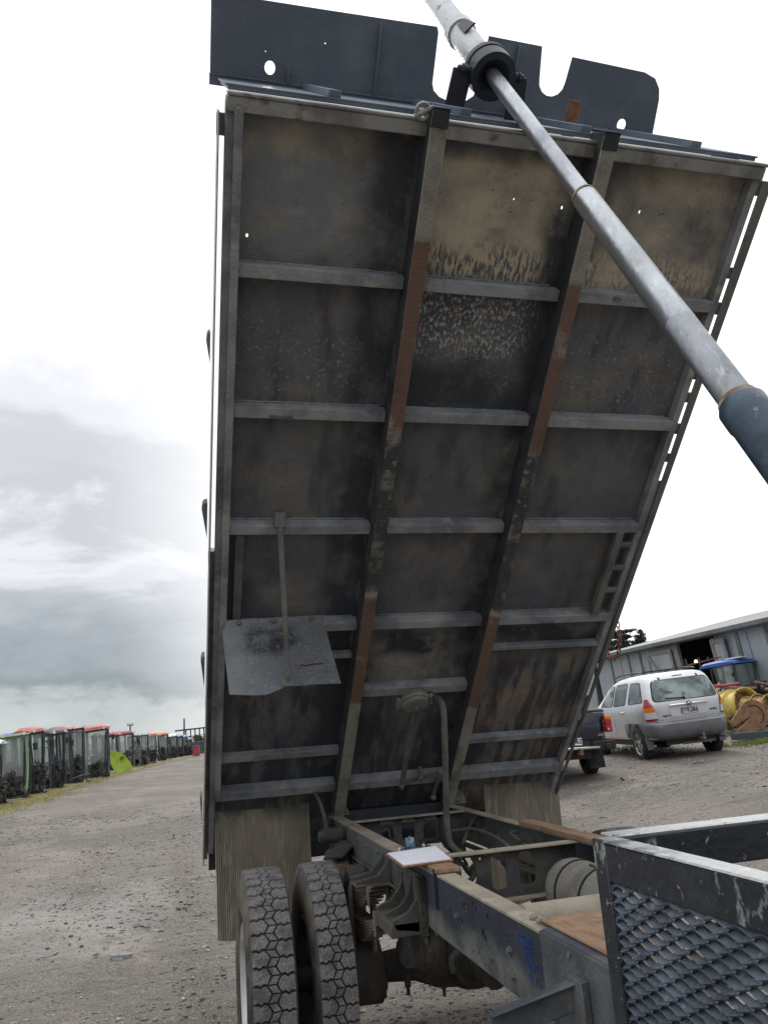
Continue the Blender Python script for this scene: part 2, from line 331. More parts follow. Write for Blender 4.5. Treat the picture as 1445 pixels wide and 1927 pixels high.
M_sheet = mat('worn_sheet_steel', (.17, .18, .19), [L((.12, .13, .14), 2.5, .45, .62), L((.025, .028, .034), 6, .40, .56, pos=(('z', 1.84, 1.89), ('z', 2.03, 1.97), ('x', -1.12, -1.0), ('x', -.68, -.8))), L((.26, .27, .27), 50, .58, .66, amt=.6), L((.05, .05, .055), 40, .60, .68, amt=.7), L((.17, .13, .10), 8, .66, .76, amt=.6)], rough=.5, metal=.35, bump=.25, bscale=60)
M_chrome = mat('ram_steel', (.40, .42, .44), [L((.26, .28, .30), 3, .42, .62, st=(1, 1, .5), rough=.5), L((.30, .25, .18), 9, .55, .72, amt=.6, rough=.6), L((.10, .10, .11), 70, .62, .70, amt=.7), L((.55, .56, .58), 25, .56, .66, st=(3, 1, .4), amt=.5)], rough=.27, metal=.85, bump=.06, bscale=40)
M_ramtop = mat('ram_tube_paint', (.52, .545, .56), [L((.30, .32, .34), 5, .5, .64), L((.12, .11, .10), 16, .60, .68), L((.22, .2, .17), 40, .62, .70)], rough=.45, metal=.35, bump=.25)
M_rambase = mat('ram_base_blue_black', (.05, .08, .115), [L((.10, .14, .18), 5, .5, .7), L((.025, .04, .06), 8, .5, .66), L((.3, .3, .29), 30, .62, .68, amt=.6), L((.2, .15, .1), 12, .64, .72, amt=.6)], rough=.33, metal=.2, bump=.1)
M_brassy = mat('ram_seal_rust', (.42, .34, .22), [L((.20, .12, .07), 18, .45, .6)], rough=.7)
M_rustm = mat('rusty_steel', (.24, .115, .06), [L((.13, .06, .035), 6, .45, .62), L((.32, .18, .10), 14, .52, .68), L((.1, .1, .1), 8, .6, .72, amt=.6)], rough=.9, bump=.5, bscale=50)
M_pack = mat('brown_packing_strip', (.30, .19, .115), [L((.22, .13, .08), 8, .45, .62, st=(4, .4, 1)), L((.36, .25, .17), 12, .5, .66)], rough=.85, bump=.3)
M_hose = mat('rubber_hose', (.075, .075, .07), [L((.13, .12, .10), 8, .45, .62)], rough=.8)
M_castd = mat('dark_casting', (.075, .073, .066), [L((.045, .045, .043), 6, .45, .62), L((.13, .12, .10), 9, .55, .68)], rough=.9, bump=.35, bscale=70)
M_cast = mat('dusty_casting', (0.260, 0.247, 0.215), [L((0.169, 0.163, 0.150), 6, .45, .62), L((0.286, 0.260, 0.208), 9, .55, .68)], rough=.9, bump=.35, bscale=70)
M_rub = mat('black_rubber', (.02, .02, .021), rough=.7)
M_white = mat('paper', (.80, .82, .88), [L((.72, .74, .82), 6, .45, .6)], rough=.9, bump=.05)
M_wood = mat('masonite_board', (.26, .12, .06), [L((.34, .18, .1), 30, .5, .6)], rough=.8)
M_clip = mat('blue_metal_clip', (.05, .09, .14), [L((.2, .25, .3), 30, .5, .7)], rough=.3, metal=.7)
M_shine = mat('bright_metal', (.75, .75, .75), rough=.25, metal=.9)
M_ink = mat('blue_marker_ink', (.012, .07, .38), rough=.5)
M_red = mat('faded_red_paint', (.38, .05, .07), [L((.2, .18, .18), 40, .45, .55)], rough=.7)
M_frame = mat('guard_frame_black', (.016, .020, .027), [L((.035, .042, .05), 5, .5, .68), L((.32, .36, .34), 16, .60, .66, amt=.8, st=(1, 1.5, .7)), L((.45, .45, .42), 55, .64, .68, amt=.7), L((.25, .11, .06), 9, .66, .72, amt=.6)], rough=.4, bump=.15, bscale=40)
M_frametop = mat('guard_frame_worn_glare_top', (.55, .56, .55), [L((.14, .15, .16), 6, .54, .64), L((.42, .23, .15), 4, .55, .68, pos=(('x', -.47, -.50),)), L((.7, .7, .68), 25, .5, .66), L((.1, .11, .12), 30, .6, .68, st=(3, .6, 1))], rough=.3, metal=.25, bump=.15)  # near-white base paints glare on the top faces; darker and rusty patches are wear
M_mesh = mat('expanded_mesh_paint', (0.115, 0.142, 0.176), [L((0.054, 0.070, 0.092), 7, .42, .58), L((0.270, 0.297, 0.311), 30, .60, .70, amt=.6), L((0.270, 0.135, 0.068), 10, .68, .76)], rough=.45, bump=.15)

# ------------------------------------------------------------------ ground
M_ground = mat('gravel_yard', (0.164, 0.142, 0.120), [
    L((.105, .094, .083), .18, .50, .62, st=(.7, 1.6, 1), amt=.6), L((0.103, 0.087, 0.072), .35, .42, .60), L((0.229, 0.200, 0.167), .9, .50, .68, st=(1, .5, 1)), L((0.065, 0.053, 0.044), 2.2, .55, .66, st=(.6, 1.8, 1), amt=.85), L((0.046, 0.037, 0.029), 5.5, .60, .68, st=(.5, 1.6, 1), amt=.8),
    L((0.305, 0.274, 0.237), 85, .55, .62, amt=.9), L((0.046, 0.040, 0.033), 60, .53, .60, amt=.85), L((0.274, 0.246, 0.208), 14, .60, .72, amt=.6), L((0.100, 0.084, 0.069), 9, .58, .68, amt=.6),
    L((0.229, 0.185, 0.129), 1.2, .30, .5, pos=(('x', -1.2, -.5), ('x', 1.6, .9), ('y', 1.5, 1.1)), amt=.85),
    L((0.252, 0.243, 0.227), .8, .45, .6, pos=(('x', -5, -3.5), ('x', -1.2, -2.0), ('y', 3.2, 4.2), ('y', 9, 6)), amt=.35, rough=.35)],
    rough=.82, bump=1.0, bscale=90, bump2=.5, b2scale=9)
def axis_pts(lo, hi, f0, f1, fine, g=1.14):
    a_ = list(np.arange(f0, f1 + 1e-6, fine)); st = fine
    while a_[-1] < hi: st *= g; a_.append(min(a_[-1] + st, hi))
    st = fine
    while a_[0] > lo: st *= g; a_.insert(0, max(a_[0] - st, lo))
    return np.array(a_)
def vnoise(x, y, seed):
    xi = np.floor(x).astype(int); yi = np.floor(y).astype(int); fx = x - xi; fy = y - yi; fx = fx * fx * (3 - 2 * fx); fy = fy * fy * (3 - 2 * fy)
    def h(a_, b_): v = np.sin(a_ * 127.1 + b_ * 311.7 + seed * 74.7) * 43758.5453; return v - np.floor(v)
    return (h(xi, yi) * (1 - fx) + h(xi + 1, yi) * fx) * (1 - fy) + (h(xi, yi + 1) * (1 - fx) + h(xi + 1, yi + 1) * fx) * fy
def relief(X, Y):
    r = 0
    for k, (s_, a_) in enumerate(((.9, .036), (2.3, .026), (5.5, .010), (12., .0045))): r = r + (vnoise(X * s_, Y * s_ * .8, k) - .5) * a_
    # cleated tyre tracks pressed in the mud
    for (x0, sl, w, per) in ((-2.05, -.06, .22, .085), (-1.15, -.03, .2, .085), (-3.6, -.1, .25, .1), (.55, .02, .2, .09)):
        d = np.abs(X - x0 - sl * Y); m = np.clip(1 - d / w, 0, 1) ** .5 * np.clip((vnoise(X * 1.3, Y * .7, 9) - .35) * 3, 0, 1)
        r = r - m * .012 + m * .011 * np.sign(np.sin(2 * PI * (Y + .5 * d) / per)) * (Y < 12) * (Y > -1)
    fade = np.clip(1.3 - np.hypot(X, Y) / 45, 0, 1)
    return r * fade
def gcol(): return
xs = axis_pts(-900, 900, -6.5, 5.0, .045); ys = axis_pts(-60, 1500, .2, 11.5, .045)
X, Y = np.meshgrid(xs, ys)
sst = lambda t: (lambda u: u * u * (3 - 2 * u))(np.clip(t, 0, 1))
Z = -.19 + .48 * sst((X - 2.5) / 5) + .05 * (np.clip(X, 7.5, 12) - 7.5) + relief(X, Y)
nx, ny = len(xs), len(ys)
me = bpy.data.meshes.new('ground')
idx = np.arange(nx * ny).reshape(ny, nx); q = np.stack([idx[:-1, :-1], idx[:-1, 1:], idx[1:, 1:], idx[1:, :-1]], -1).reshape(-1, 4)
me.vertices.add(nx * ny); me.vertices.foreach_set('co', np.stack([X, Y, Z], -1).ravel())
me.loops.add(q.size); me.loops.foreach_set('vertex_index', q.ravel()); me.polygons.add(len(q)); me.polygons.foreach_set('loop_start', np.arange(0, q.size, 4)); me.polygons.foreach_set('use_smooth', np.ones(len(q), bool))
me.update(); me.materials.append(M_ground)
g = bpy.data.objects.new('ground', me); COL.objects.link(g); tag(g, kind='structure')

def gz(x, y): return gh(x, y) + float(relief(np.array([x]), np.array([y]))[0])
# loose stones
M_stone = mat('stones', (.185, .178, .165), [L((.40, .385, .36), 6.1, .555, .575, det=1), L((.11, .10, .094), 5.3, .55, .57, det=1, amt=.6)], rough=.85, bump=.3)
def stones():
    bv = np.array([(1, 0, 0), (-.9, .2, 0), (0, 1, .1), (.1, -1, 0), (.2, .1, 1), (0, 0, -1.)]); bf = np.array([(0, 2, 4), (2, 1, 4), (1, 3, 4), (3, 0, 4), (2, 0, 5), (1, 2, 5), (3, 1, 5), (0, 3, 5)])
    n = 60000
    # screen-density independent: denser near
    r = RNG.random(n) ** 1.3 * 20 + 2.3; th = RNG.uniform(-1.0, 1.15, n)
    x = CAM[0] + np.sin(th) * r; y = CAM[1] + np.cos(th) * r
    s_ = RNG.gamma(1.3, .0026, n) + .0038; s_ = np.minimum(s_, .024) * (1 + r / 22); dn = vnoise(x * 1.1, y * .6, 21); s_ = s_ * (.6 + .9 * dn)
    keep = ~((x > -1.0) & (x < 1.0) & (y < 1.3)); x, y, s_ = x[keep], y[keep], s_[keep]; n = len(x)
    z = -.19 + .48 * sst((x - 2.5) / 5) + .05 * (np.clip(x, 7.5, 12) - 7.5) + relief(x, y)
    sc_ = s_[:, None] * RNG.uniform(.6, 1.3, (n, 3)) * [1.2, 1.2, .55]; a_ = RNG.uniform(0, 6.28, n)
    V = bv[None] * (1 + RNG.uniform(-.2, .2, (n, len(bv), 1))) * sc_[:, None, :]
    ca, sa = np.cos(a_)[:, None], np.sin(a_)[:, None]; vx = V[..., 0] * ca - V[..., 1] * sa; vy = V[..., 0] * sa + V[..., 1] * ca
    V = np.stack([vx + x[:, None], vy + y[:, None], V[..., 2] + z[:, None] + s_[:, None] * .1], -1).reshape(-1, 3)
    Fq = (bf[None] + (np.arange(n) * len(bv))[:, None, None]).reshape(-1, 3)
    me = bpy.data.meshes.new('gravel'); me.vertices.add(len(V)); me.vertices.foreach_set('co', V.ravel()); me.loops.add(Fq.size); me.loops.foreach_set('vertex_index', Fq.ravel())
    me.polygons.add(len(Fq)); me.polygons.foreach_set('loop_start', np.arange(0, Fq.size, 3)); me.update(); me.materials.append(M_stone)
    o = bpy.data.objects.new('gravel', me); COL.objects.link(o); tag(o, 'loose grey stones scattered over the yard', 'gravel', kind='stuff')
stones()

# ================================================================== TRUCK
ALPHA = math.radians(44.3516); CA, SA = math.cos(ALPHA), math.sin(ALPHA); HY, HZ = 1.934, .90
TL = (0, .8, -.19)
truck = thing('tipper_truck', TL, 'tipper truck with its stained steel deck tipped up on a long hydraulic ram', 'truck', world=True)
def B(x, s, n): return (x, HY - s * CA + n * SA, HZ + s * SA + n * CA)
def onbedn(u, v, n):
    Nn = np.array([0, SA, CA]); d = ray(u, v); O = np.array(B(0, 0, n)); t = ((O - CAM) @ Nn) / (d @ Nn); P = CAM + t * d
    dy, dz = P[1] - HY, P[2] - HZ
    return P[0], -dy * CA + dz * SA
# tipping body: local axes x, s (up the deck), m = -n
bed0 = MB()
def LB(x, s, n): return (x, s, -n)
holes = []
for (u, v, r) in ((465, 443, .006), (1057, 391, .006), (1203, 399, .006), (967, 375, .004), (1255, 443, .003), (412, 1453, .008)):
    hx, hs = onbedn(u, v, .13); holes.append(ell(hx, hs, r, r * 1.4, 8))
bed0.plate([(-1.2, -.36), (1.2, -.36), (1.2, 4.04), (-1.2, 4.04)], holes, lambda a_, b_, t: LB(a_, b_, t), .13, .137)
body = bed0.build('tipping_body', M_floor, truck, loc=(0, 0, 0))
body.matrix_basis = Matrix(((1, 0, 0, -TL[0]), (0, -CA, -SA, HY - TL[1]), (0, SA, -CA, HZ - TL[2]), (0, 0, 0, 1)))
def bpart(mb, name, m, bevel=.003): return mb.build(name, m, body, bevel=bevel, loc=(0, 0, 0))
for (x0, m_) in ((-.41, M_silll), (.34, M_sillr)):
    mb = MB(); mb.box(x0, x0 + .07, -.02, 4.09, -.010, -.0); mb.m = 1; mb.box(x0 + .001, x0 + .069, -.02, 4.088, -.129, -.0101); bpart(mb, 'sill', [m_, M_soot], .003)
    mb = MB(); mb.box(x0 - .001, x0 + .071, 4.03, 4.1, -.0, .004); mb.box(x0 - .002, x0 + .072, 4.09, 4.104, -.12, .004); bpart(mb, 'sill_end_cap', M_black)
def channel(mb, x0, x1, s, w=.05, d=.06, t=.006, lean=0, sag=0):
    # C channel: web facing down the deck, flanges; opening downhill
    j = random.uniform(-.004, .004)
    mb.box(x0, x1, s + w / 2 - t + j, s + w / 2 + j, -.129, -.13 + d)
    mb.box(x0, x1, s - w / 2 + j, s + w / 2 - t + j, -.13 + d - t, -.13 + d)
    mb.box(x0, x1, s - w / 2 + j, s + w / 2 - t, -.129, -.129 + t)
def xb(s, spans, w=.05, d=.06):
    mb = MB()
    for a_, b_ in spans: channel(mb, a_, b_, s, w, d)
    mb.split('crossbeam', M_beam, body, bevel=.003, loc=(0, 0, 0))
full3 = ((-1.163, -.412), (-.338, .338), (.412, 1.163))
for s_ in (3.403, 2.769, 2.136, 1.50): xb(s_, full3, .055, .065)
xb(1.27, ((-1.163, -.412), (.412, 1.163)), .03, .045)
xb(1.0, ((-.338, .338),), .06, .07)
xb(.50, ((-1.163, -.412), (.412, 1.163)), .05, .045)
xb(.20, full3, .07, .07)
mb = MB(); mb.box(-1.2, 1.2, 3.99, 4.045, -.129, -.055); mb.box(-1.195, 1.215, 4.045, 4.06, -.15, -.05); bpart(mb, 'front_beam', M_alu, .004)
for s_ in (3.403, 2.769, 2.136, 1.50):
    for x0, x1 in full3:
        mb = MB(); x = x0 + .02; pts = []
        while x < x1 - .02: pts.append(LB(x, s_ + .029 + random.uniform(-.0015, .0015), .127 + random.uniform(-.001, .002))); x += .012
        mb.tube(pts, [random.uniform(.003, .0055) for _ in pts], 5); bpart(mb, 'weld_bead', M_beam, 0)
# side rails with the slotted right edge
def side_rail(sg):
    mb = MB(); a_, b_ = (1.163, 1.2) if sg > 0 else (-1.2, -1.163)
    mb.box(a_, b_, -.34, 4.03, -.129, -.075); return bpart(mb, 'side_rail', M_beam, .003)
side_rail(-1); side_rail(1)
# thin edge bars standing off the deck on spacers
cuts = [onbedn(u, v, .12)[1] for (u, v) in ((1415, 367), (1371, 500), (1362, 521), (1348, 565), (1339, 588), (1325, 629), (1298, 709), (1290, 733), (1284, 752), (1271, 791), (1263, 811), (1250, 847), (1244, 863), (1232, 898), (1118, 1240), (1098, 1300), (1088, 1330), (1084, 1345), (1068, 1395), (1056, 1440))]
mb = MB(); lo_ = 4.0; E0 = list(cuts) + [-.42]
mb.plate([(1.2085, -.42), (1.224, -.42), (1.262, 3.99), (1.2085, 3.99)], [], lambda a_, b_, t: (a_, b_, t), -.072, -.06)
solid = []; prev = 3.99
for i in range(0, len(cuts), 2): solid.append((cuts[i], prev)); prev = cuts[i + 1]
solid.append((-.45, prev))
for a_, b_ in solid: mb.box(1.198, 1.225, min(a_, b_), max(a_, b_), -.085, -.073)
bpart(mb, 'edge_bar', M_dustg, .004)
mb = MB(); mb.box(-1.228, -1.222, -.42, 3.99, -.20, -.05)
for s_ in (3.9, 1.9, .9, -.2): mb.box(-1.231, -1.198, s_, s_ + .08, -.150, -.11)
mb.box(-1.230, -1.199, -.45, 1.9, -.146, -.12)
bpart(mb, 'edge_bar', M_alu, .002)
mb = MB()   # rounded flat bar under the left edge
mb.plate(rrect(-1.15, 2.12, .034, 3.78, .016), [], lambda a_, b_, t: LB(a_, b_, t), .045, .052); mb.box(-1.167, -1.160, .3, 3.95, -.13, -.052); bpart(mb, 'edge_strip', M_beam, .002)
mb = MB(); x_ = 1.06; mb.box(x_ - .022, x_ + .022, 1.53, 2.11, -.10, -.06)
for s_ in (2.02, 1.86, 1.70): mb.box(x_ + .02, 1.165, s_ - .015, s_ + .015, -.09, -.065)
bpart(mb, 'side_ladder_bar', M_dustg, .003)
mb = MB(); mb.box(-1.10, -1.055, 1.54, 2.11, -.125, -.085); bpart(mb, 'edge_strip', M_dustg, .003)
# hinge lugs on the outer left side
for (s0, s1, w) in ((2.94, 3.08, .018), (2.0, 2.2, .028), (.98, 1.20, .022), (-.2, .05, .014)):
    mb = MB(); mb.add([(-1.236, s0, -.2), (-1.236 - w, s1 - .04, -.22), (-1.236 - w * .8, s1, -.22), (-1.236, s1 + .01, -.2), (-1.236, s0, -.26), (-1.236 - w, s1 - .04, -.26), (-1.236 - w * .8, s1, -.26), (-1.236, s1 + .01, -.26)], [(0, 1, 2, 3), (7, 6, 5, 4), (0, 4, 5, 1), (1, 5, 6, 2), (2, 6, 7, 3), (3, 7, 4, 0)]); bpart(mb, 'hinge_lug', M_dustg, .004)
# welded clips under beams, chain shackle
mb = MB(); mb.box(-.97, -.86, 2.745, 2.757, -.067, -.058); mb.box(.72, .80, 1.478, 1.49, -.067, -.056); mb.box(.62, .66, 3.40, 3.42, -.068, -.06); mb.split('weld_tab', M_dustg, body, bevel=.002, loc=(0, 0, 0))
mb = MB()
cx_, cs_ = onbedn(797, 210, .02); mb.tube([LB(cx_ + .028 * math.cos(t), cs_ + .03 * math.sin(t), .03) for t in np.linspace(0, 2 * PI, 12)[:-1]], .008, 6, closed=True); mb.tube([LB(cx_ - .03, cs_ - .02, .03), LB(cx_ + .04, cs_ + .02, .02)], .011, 8); bpart(mb, 'shackle', M_alu, 0)
# headboard
mb = MB(); mb.plate([(-1.2, .14), (1.2, .14), (1.2, 1.0), (-1.2, 1.0)], [], lambda a_, b_, t: (a_, t, -b_), 4.075, 4.083)
mb.box(-1.19, 1.19, 4.061, 4.075, -.98, -.14)
for x_ in (-.8, -.25, .3, .85): mb.box(x_, x_ + .05, 4.083, 4.11, -.97, -.15)
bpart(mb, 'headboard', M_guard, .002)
# cab guard plate above the headboard with its notches
def uarc(x0, x1, s0, r, n=8):
    c = (x0 + x1) / 2; hw = (x1 - x0) / 2
    return [(c - hw * math.cos(t), s0 - r * math.sin(t)) for t in np.linspace(0, PI, n)]
ol = [(-1.235, 4.10), (1.142, 4.085), (1.125, 4.27), (1.11, 4.32), (1.07, 4.365), (1.0, 4.385), (.575, 4.40)] + [(x_, s_) for x_, s_ in uarc(.42, .565, 4.28, .07)][::-1] + [(.40, 4.424), (.11, 4.43)] + \
     [(.10, 4.22)] + [(x_, s_) for x_, s_ in uarc(-.145, .09, 4.19, .068)][::-1] + [(-.15, 4.41), (-.16, 4.432), (-.7, 4.425), (-1.235, 4.42)]
mb = MB(); mb.plate(ol, [ell(-.956, 4.155, .026, .030, 12), ell(.941, 4.128, .027, .030, 12), ell(-.70, 4.29, .004, .004, 6), ell(-.98, 4.22, .003, .003, 6)], lambda a_, b_, t: (a_, b_, -t), 1.0, 1.008)
mb.box(-1.238, 1.146, 4.05, 4.098, -1.016, -.985); mb.box(-1.238, 1.146, 4.094, 4.1, -1.03, -.98)
mb.box(-.445, -.437, 4.10, 4.41, -.999, -.975); mb.box(.27, .277, 4.10, 4.41, -.999, -.975)
mb.box(-.875, -.868, 4.10, 4.17, -.999, -.96)
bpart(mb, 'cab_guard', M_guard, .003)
hx, hs = onbedn(1078, 220, .6); mb = MB(); mb.box(hx - .035, hx + .03, hs - .12, hs + .07, -.62, -.61); bpart(mb, 'lug_plate', M_rustm, .003)
x_, s_ = onbedn(1365, 303, .2); mb = MB(); mb.lathe([(-.03, .0001), (-.03, .028), (.05, .028), (.05, .0001)], (x_, s_, -.2), (1, 0, 0), 20); mb.lathe([(-.07, .0001), (-.07, .03), (-.055, .03), (-.055, .0001)], (x_, s_, -.2), (1, 0, 0), 20); mb.box(x_ - .06, x_ + .05, s_ - .05, s_, -.2, -.12); bpart(mb, 'side_roller', M_dustg, .002)
# lower left mudguard sheet and its stay
Pa = np.array(B(-1.13, 1.585, .05)); Pb = np.array(B(-.62, 1.60, .05)); Pc = onx(642, 1286, -.585); Pd = onx(432, 1303, -1.128)
def gsheet(a_, b_, t):
    p = Pa * (1 - a_) * (1 - b_) + Pb * a_ * (1 - b_) + Pc * a_ * b_ + Pd * (1 - a_) * b_
    nn = np.cross(Pb - Pa, Pd - Pa); nn /= np.linalg.norm(nn); bow = .012 * math.sin(PI * b_); return p + nn * (t + bow)
mb = MB(); outl = [(0, 0), (1, 0), (1, .5), (1, 1)] + [(a_, b_) for a_, b_ in ((.8, .985), (.62, .985), (.5, .99), (.42, 1.03), (.32, 1.075), (.2, 1.065), (.1, 1.045), (.0, 1.03))] + [(-.03, .5), (-.05, .15)]
mb.plate(outl, [], gsheet, 0, .004); mb.build('mudguard_sheet', M_sheet, truck)
mb = MB()
for a_ in (.12, .48, .88): mb.bolt(gsheet(a_, .05, -.0), -np.cross(Pb - Pa, Pd - Pa), .011, .012)
mb.split('sheet_bolt', M_dustg, truck)
mb = MB(); p0 = np.array(B(-.885, 2.17, .045)); p1 = gsheet(.53, .93, 0) + np.array((0, -.02, .02)); mb.beam(p0, p1, .026, .020); mb.beam(p0 + (0, 0, .0), p0 + (0, .02, .06), .055, .012, up=(0, 1, 0)); mb.box(p0[0] - .028, p0[0] + .028, p0[1] - .01, p0[1] + .01, p0[2] - .01, p0[2] + .07)
mb.beam(gsheet(.53, .84, -.008), gsheet(.53, .99, -.008), .065, .008, up=(0, -.7, .7)); mb.bolt(gsheet(.53, .91, -.012), -np.cross(Pb - Pa, Pd - Pa), .012, .014)
mb.build('stay_bar', M_dustg, truck, bevel=.003)
# faint red painted mark on the sheet
mb = MB(); 
for (a0, b0, a1, b1) in ((.64, .69, .72, .70), (.66, .67, .66, .73), (.72, .71, .80, .69), (.80, .69, .86, .70), (.86, .685, .90, .705)): mb.beam(gsheet(a0, b0, -.003), gsheet(a1, b1, -.003), .010, .002)
mb.build('red_mark', M_red, truck)

# tail rubber panels (mudflaps)
M_groove = mat('mudflap_groove_shade', (.20, .18, .145), rough=.95)  # darker strips paint the shade between the ribs
def flap(x0, x1, ztop, zbot, y0, dx0, dx1, lean, notch=None):
    n = 44; mb = MB(); vs = []; fs = []; rows = 9
    for r in range(rows):
        t = r / (rows - 1); z = ztop + (zbot - ztop) * t
        for i in range(n * 4 + 1):
            a_ = i / (n * 4); x = (x0 + dx0 * t) * (1 - a_) + (x1 + dx1 * t) * a_
            rib = .007 if (i % 4) in (1, 2) else 0
            y = y0 + lean * t + .02 * math.sin(PI * a_) * math.sin(PI * t) + (-rib); vs.append((x, y, z - .012 * math.sin(a_ * 9) * (r == rows - 1)))
    w = n * 4 + 1
    for r in range(rows - 1):
        for i in range(w - 1): fs.append((r * w + i, r * w + i + 1, (r + 1) * w + i + 1, (r + 1) * w + i))
    m0 = len(vs); vs2 = [(x, y + .012, z) for x, y, z in vs]; vs += vs2; fs += [tuple(i + m0 for i in reversed(f)) for f in fs]
    for i in range(w - 1): fs.append((i, i + 1, m0 + i + 1, m0 + i)); b_ = (rows - 1) * w; fs.append((b_ + i, m0 + b_ + i, m0 + b_ + i + 1, b_ + i + 1))
    for r in range(rows - 1):
        a_, b_ = r * w, (r + 1) * w; fs.append((a_, m0 + a_, m0 + b_, b_)); a_ += w - 1; b_ += w - 1; fs.append((a_, b_, m0 + b_, m0 + a_))
    mb.add(vs, fs)
    for k in range(rows - 1):
        for i in range(w - 1): mb.mi[k * (w - 1) + i] = 1 if i % 4 == 3 else 0
    return mb.build('mudflap', [M_ribb, M_groove], truck)
flap(-1.165, -.56, 1.09, .19, 2.0, .025, .05, .28)
flap(.665, 1.225, 1.15, .2, 2.0, .02, .04, .12)
for (xa, xb_, za, zb) in ((-1.16, -.53, 1.07, 1.13), (.61, 1.20, 1.135, 1.18)):
    mb = MB(); mb.beam((xa, 1.975, za), (xb_, 1.975, zb), .012, .055); mb.beam((xa, 1.99, za + .028), (xb_, 1.99, zb + .028), .035, .01)
    for k in range(5): t = .1 + .2 * k; mb.bolt((xa + (xb_ - xa) * t, 1.968, za + (zb - za) * t), (0, -1, 0), .012, .012)
    mb.build('flap_clamp', M_dustg, truck, bevel=.002)

# rear hinge box + dark tail plate
mb = MB(); mb.box(-.42, .50, 2.0, 2.10, .83, .925); mb.box(-.43, .51, 2.0, 2.012, .80, .83); mb.build('hinge_crosstube', M_black, truck, bevel=.006)
mb = MB(); mb.lathe([(-.04, .0001), (-.04, .022), (.05, .022), (.05, .0001)], (-.36, 1.985, .925), (1, 0, 0), 16); mb.lathe([(-.05, .0001), (-.05, .018), (.06, .018), (.06, .0001)], (.42, 1.985, .93), (1, 0, 0), 16); mb.box(-.42, -.30, 1.97, 2.05, .90, .925)
mb.plate([(.36, .90), (.52, .90), (.50, .97), (.44, 1.02)], [], lambda a_, b_, t: (a_, t, b_), 1.985, 1.995); mb.split('hinge_pin', M_dustg, truck, bevel=.002)
mb = MB(); mb.box(-1.19, -.6, 2.36, 2.40, .60, 1.0); mb.box(.55, 1.15, 2.20, 2.24, .70, 1.1); mb.box(-1.15, 1.15, 2.30, 2.32, .62, 1.12); mb.build('tail_skirt', M_black, truck)

# air actuator (tailgate lock), lever and linkage on the deck underside
c_ = np.array((-.03, 1.01, .03)); mb = MB()
axn = np.array((.05, -.30, 1.0))          # local m axis = towards camera
mb.lathe([(-.05, .03), (-.03, .07), (-.005, .082), (.0, .092), (.012, .095), (.020, .092), (.024, .082), (.040, .078), (.052, .055), (.056, .0001)], c_, axn, 36)
mb.bolt(c_ + axn / np.linalg.norm(axn) * .054, axn, .010, .014)
for k in range(2):
    a_ = k * PI + .2; q = c_ + np.array((math.cos(a_), math.sin(a_) * .9, .3 * math.sin(a_))) * .098 + np.array((0, 0, .01)); mb.beam(q - (0, .03, 0), q + (0, .03, 0), .02, .03); mb.bolt(q, (0, 1, 0), .008, .02)
bpart(mb, 'air_actuator', M_cast, .002)
def bl(u, v, n): x, s = onbedn(u, v, n); return (x, s, -n)
mb = MB(); mb.beam(bl(777, 1345, -.02), bl(769, 1388, .0), .016, .016, up=(0, 0, 1)); mb.beam(bl(770, 1382, .01), bl(756, 1482, .01), .035, .010, up=(0, 0, 1)); mb.bolt(bl(769, 1386, -.0), (0, 0, 1), .012, .02); mb.bolt(bl(755, 1480, -.0), (0, 0, 1), .014, .02)
mb.beam(bl(757, 1474, .03), bl(830, 1450, .03), .03, .012, up=(0, 0, 1)); mb.tube([bl(790, 1444, .09), bl(792, 1465, .0)], .014, 10); mb.bolt(bl(791, 1464, -.0), (0, 0, 1), .014, .02); mb.bolt(bl(828, 1452, .01), (0, 0, 1), .014, .02)
mb.beam(bl(828, 1452, .03), bl(814, 1500, .05), .028, .012, up=(0, 0, 1)); mb.bolt(bl(815, 1500, .03), (0, 0, 1), .014, .02)
bpart(mb, 'lock_linkage', M_dustg, .002)
mb = MB(); hp = [np.array(B(.045, 1.02, -.02)), np.array(B(.085, 1.03, -.04)), onx(829, 1320, .06), onx(835, 1350, .06), onx(838, 1450, .06), onx(840, 1540, .06), onx(845, 1580, .06), onx(856, 1598, .07), onx(868, 1606, .1)]
def smooth(P, k=6):
    P = [np.array(p, float) for p in P]; o = []
    for i in range(len(P) - 1):
        p0, p1, p2, p3 = P[max(i - 1, 0)], P[i], P[i + 1], P[min(i + 2, len(P) - 1)]
        for j in range(k):
            t = j / k; o.append(.5 * ((2 * p1) + (-p0 + p2) * t + (2 * p0 - 5 * p1 + 4 * p2 - p3) * t * t + (-p0 + 3 * p1 - 3 * p2 + p3) * t ** 3))
    o.append(P[-1]); return o
mb.tube(smooth(hp), .018, 12); mb.build('air_hose', M_hose, truck)
mb = MB(); mb.lathe([(0, .022), (.01, .024), (.03, .024), (.04, .02)], B(.05, 1.02, -.02), (.9, .1, .2), 14); mb.build('hose_fitting', M_rub, truck)
mb = MB()
for pts in ([(585, 1482, 1.9, 0), (600, 1505, 1.8, 0), (611, 1540, 1.7, 0), (615, 1565, 1.6, 0)],):
    mb.tube(smooth([ony(u, v, y) for u, v, y, _ in pts]), .012, 8)
mb.build('brake_line', M_hose, truck)

